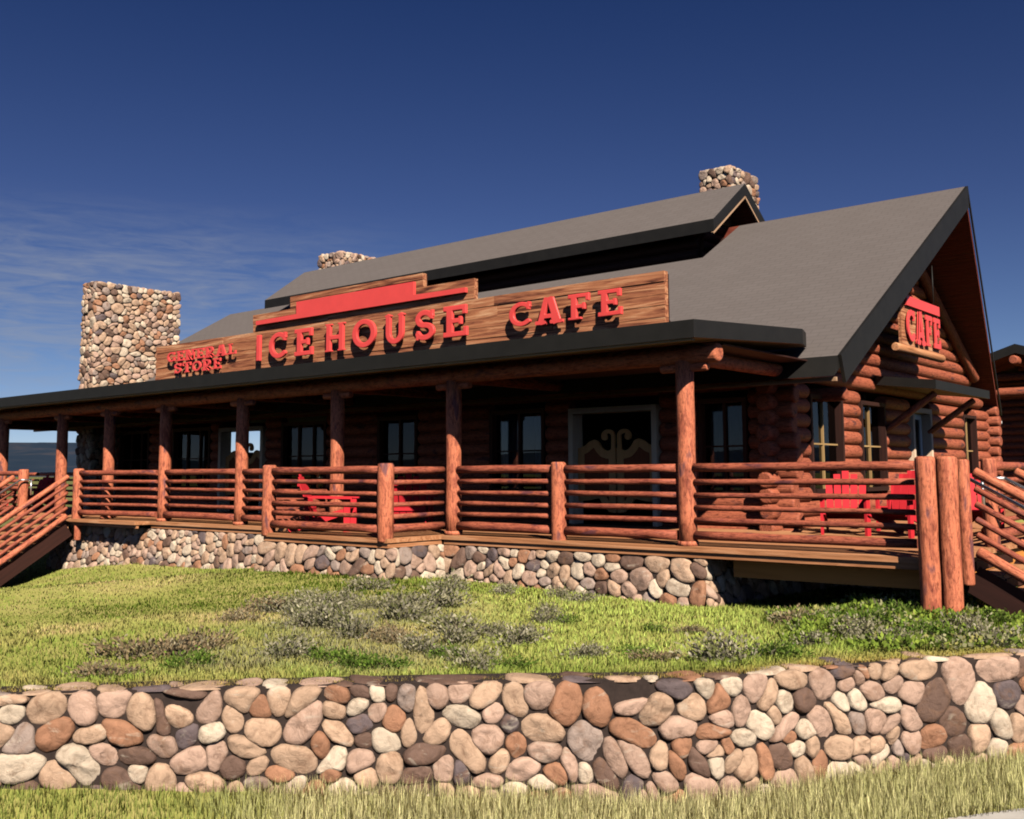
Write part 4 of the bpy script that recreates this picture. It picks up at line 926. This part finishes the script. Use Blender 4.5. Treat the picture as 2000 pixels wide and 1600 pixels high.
def lawn_col(x, y, s_t):
    base = np.tile(np.array([.35, .44, .085]), (len(x), 1)); n = fbm(x*1.7, y*1.7, 4)[:, None]; base *= .55+.9*n
    dry = np.clip((fbm(x*1.0+20, y*1.6+4, 3)-.52)*5, 0, 1)[:, None]; base = base*(1-dry*.6)+np.array([.66, .52, .2])*dry*.6
    for bx, by, r, k in BLOBS:
        w = np.exp(-(((x-bx)**2+(y-by)**2)/(r*r*.55)))*np.clip(.35+1.3*fbm(x*2.6+bx, y*2.6, 3), 0, 1); w = np.clip(w*2.1, 0, .97)[:, None]; base = base*(1-w)+np.array(BC[k])*w
    e = np.clip(1-(s_t-.1)/.35, 0, 1)[:, None]*.8; base = base*(1-e)+np.array([.56, .34, .11])*e
    return base*rng.uniform(.72, 1.3, (len(x), 1))*rng.uniform(.93, 1.07, (len(x), 3))
nb = 900000; S = rng.uniform(6.5, 26.5, nb); T = .12+24*rng.random(nb)**1.35
WP = np.stack([np.interp(S, WS, WL[:, 0]), np.interp(S, WS, WL[:, 1])], 1)+BK*T[:, None]
x, y = WP[:, 0], WP[:, 1]; dist = np.hypot(x, y); dep = x*f_[0]+y*f_[1]; lat = x*r_[0]+y*r_[1]
keep = (dep > 4) & (np.abs(lat) < dep*.56) & (rng.random(nb) < np.clip((7.2/dist)**1.6*1.1, 0, 1)) & ~((y > 11.0) & (x > -18.6) & (x < -6.3)) & (y < 15) & ~((x > BX0) & (x < BX1) & (y > 9.95)) & ~((y > 12.2) & (x < -18))
keep &= ~((x > -3.4) & (y > 12.1))
x, y, T, dist = x[keep], y[keep], T[keep], dist[keep]; z = lawn_z(x, y); k = np.minimum(1, T/.6); z = (WT-.035)*(1-k)+z*k
mow = np.exp(-((x+12.5)**2+(y-6)**2)/20)
hh = rng.uniform(.022, .055, len(x))*(.7+.8*fbm(x*.9, y*.9, 3))*(1-.5*mow)*np.where(T < .35, .6, 1)
tag(blades('lawn_grass', np.stack([x, y, z], 1), hh, rng.uniform(.007, .016, len(x))*np.clip(dist/9, .8, 1.6), lawn_col(x, y, T), M_blade, .7), 'short patchy green and yellow grass covering the sloping lawn', 'grass', kind='stuff')
print('lawn blades', len(x))
nb = 60000; S = rng.uniform(8.5, 24.5, nb); T = rng.uniform(.0, 1.1, nb)
WP = np.stack([np.interp(S, WS, WL[:, 0]), np.interp(S, WS, WL[:, 1])], 1); OUT = np.array([wout(s) for s in np.linspace(6, 26, 200)]); ox = np.interp(S, np.linspace(6, 26, 200), OUT[:, 0]); oy = np.interp(S, np.linspace(6, 26, 200), OUT[:, 1])
x = WP[:, 0]+ox*T; y = WP[:, 1]+oy*T; lat = (x*r_[0]+y*r_[1])/(x*f_[0]+y*f_[1])   # bearing from the road bend
straw = np.clip((lat+.29)/.10+.2+.9*(fbm(x*2.2, y*2.2, 3)-.5), 0, 1)*np.clip(1.15-.35*np.clip((lat-.1)/.25, 0, 1), 0, 1)
tall = straw*np.clip(1.2-T*.75, .3, 1)
hh = rng.uniform(.04, .10, len(x))*(1+1.0*tall)
cg = np.array([.36, .42, .10])[None]*np.ones((len(x), 1)); cs_ = np.array([.95, .84, .44])[None]
mixf = (straw*rng.uniform(.5, 1.1, len(x)))[:, None]; col = (cg*(1-mixf)+cs_*mixf)*rng.uniform(.6, 1.25, (len(x), 1))
tag(blades('verge_grass', np.stack([x, y, verge_z(WP[:, 0], T)-.01], 1), hh, rng.uniform(.005, .010, len(x)), col, M_blade, .35), 'tall straw and green grass growing at the foot of the retaining wall', 'grass', kind='stuff')
# low leafy bank right of the porch
r = np.random.default_rng(3); n = 16000; mbx = MB(); cx_ = r.uniform(-4.9, -1.6, n); cy_ = r.uniform(8.6, 12.6, n)
P2 = np.stack([cx_, cy_], 1); dmin = np.min(np.hypot(P2[:, None, 0]-WL[None, 40:110, 0], P2[:, None, 1]-WL[None, 40:110, 1]), 1)
wx = np.interp(cy_, WL[:, 1], WL[:, 0]); ok = (cx_ < wx-.28) & (dmin > .2) & (cx_+.62*(cy_-9.4) > -4.55) & ~((cx_ > -3.4) & (cy_ > 12.1)) & (fbm(cx_*2.4, cy_*2.4, 3) > .43)
cx_, cy_ = cx_[ok], cy_[ok]; n = len(cx_); hz = lawn_z(cx_, cy_)+r.random(n)*.085*(.3+1.2*fbm(cx_*2.5, cy_*2.5, 3)); V = np.zeros((n, 4, 3)); d = r.normal(0, 1, (n, 3)); d[:, 2] = np.abs(d[:, 2])+.3; d /= np.linalg.norm(d, axis=1, keepdims=True); s = np.cross(d, r.normal(0, 1, (n, 3))); s /= np.linalg.norm(s, axis=1, keepdims=True)
p = np.stack([cx_, cy_, hz], 1); l = r.uniform(.03, .07, (n, 1)); w = r.uniform(.010, .022, (n, 1)); V[:, 0] = p; V[:, 1] = p+d*l*.5+s*w; V[:, 2] = p+d*l; V[:, 3] = p+d*l*.5-s*w
pal = np.array([(.24, .33, .05), (.34, .43, .07), (.15, .22, .035), (.40, .38, .20), (.46, .42, .14)]); cc = pal[np.clip((fbm(cx_*3, cy_*3, 3)*7-1+r.normal(0, .8, n)).astype(int), 0, 4)]*r.uniform(.7, 1.3, (n, 1))
mbx.add(V.reshape(-1, 3), np.arange(4*n).reshape(-1, 4), None, np.repeat(cc, 4, 0)); tag(mbx.build('ground_cover', M_leaf), 'dense low green plants covering the bank below the twin posts', 'ground cover', kind='stuff')
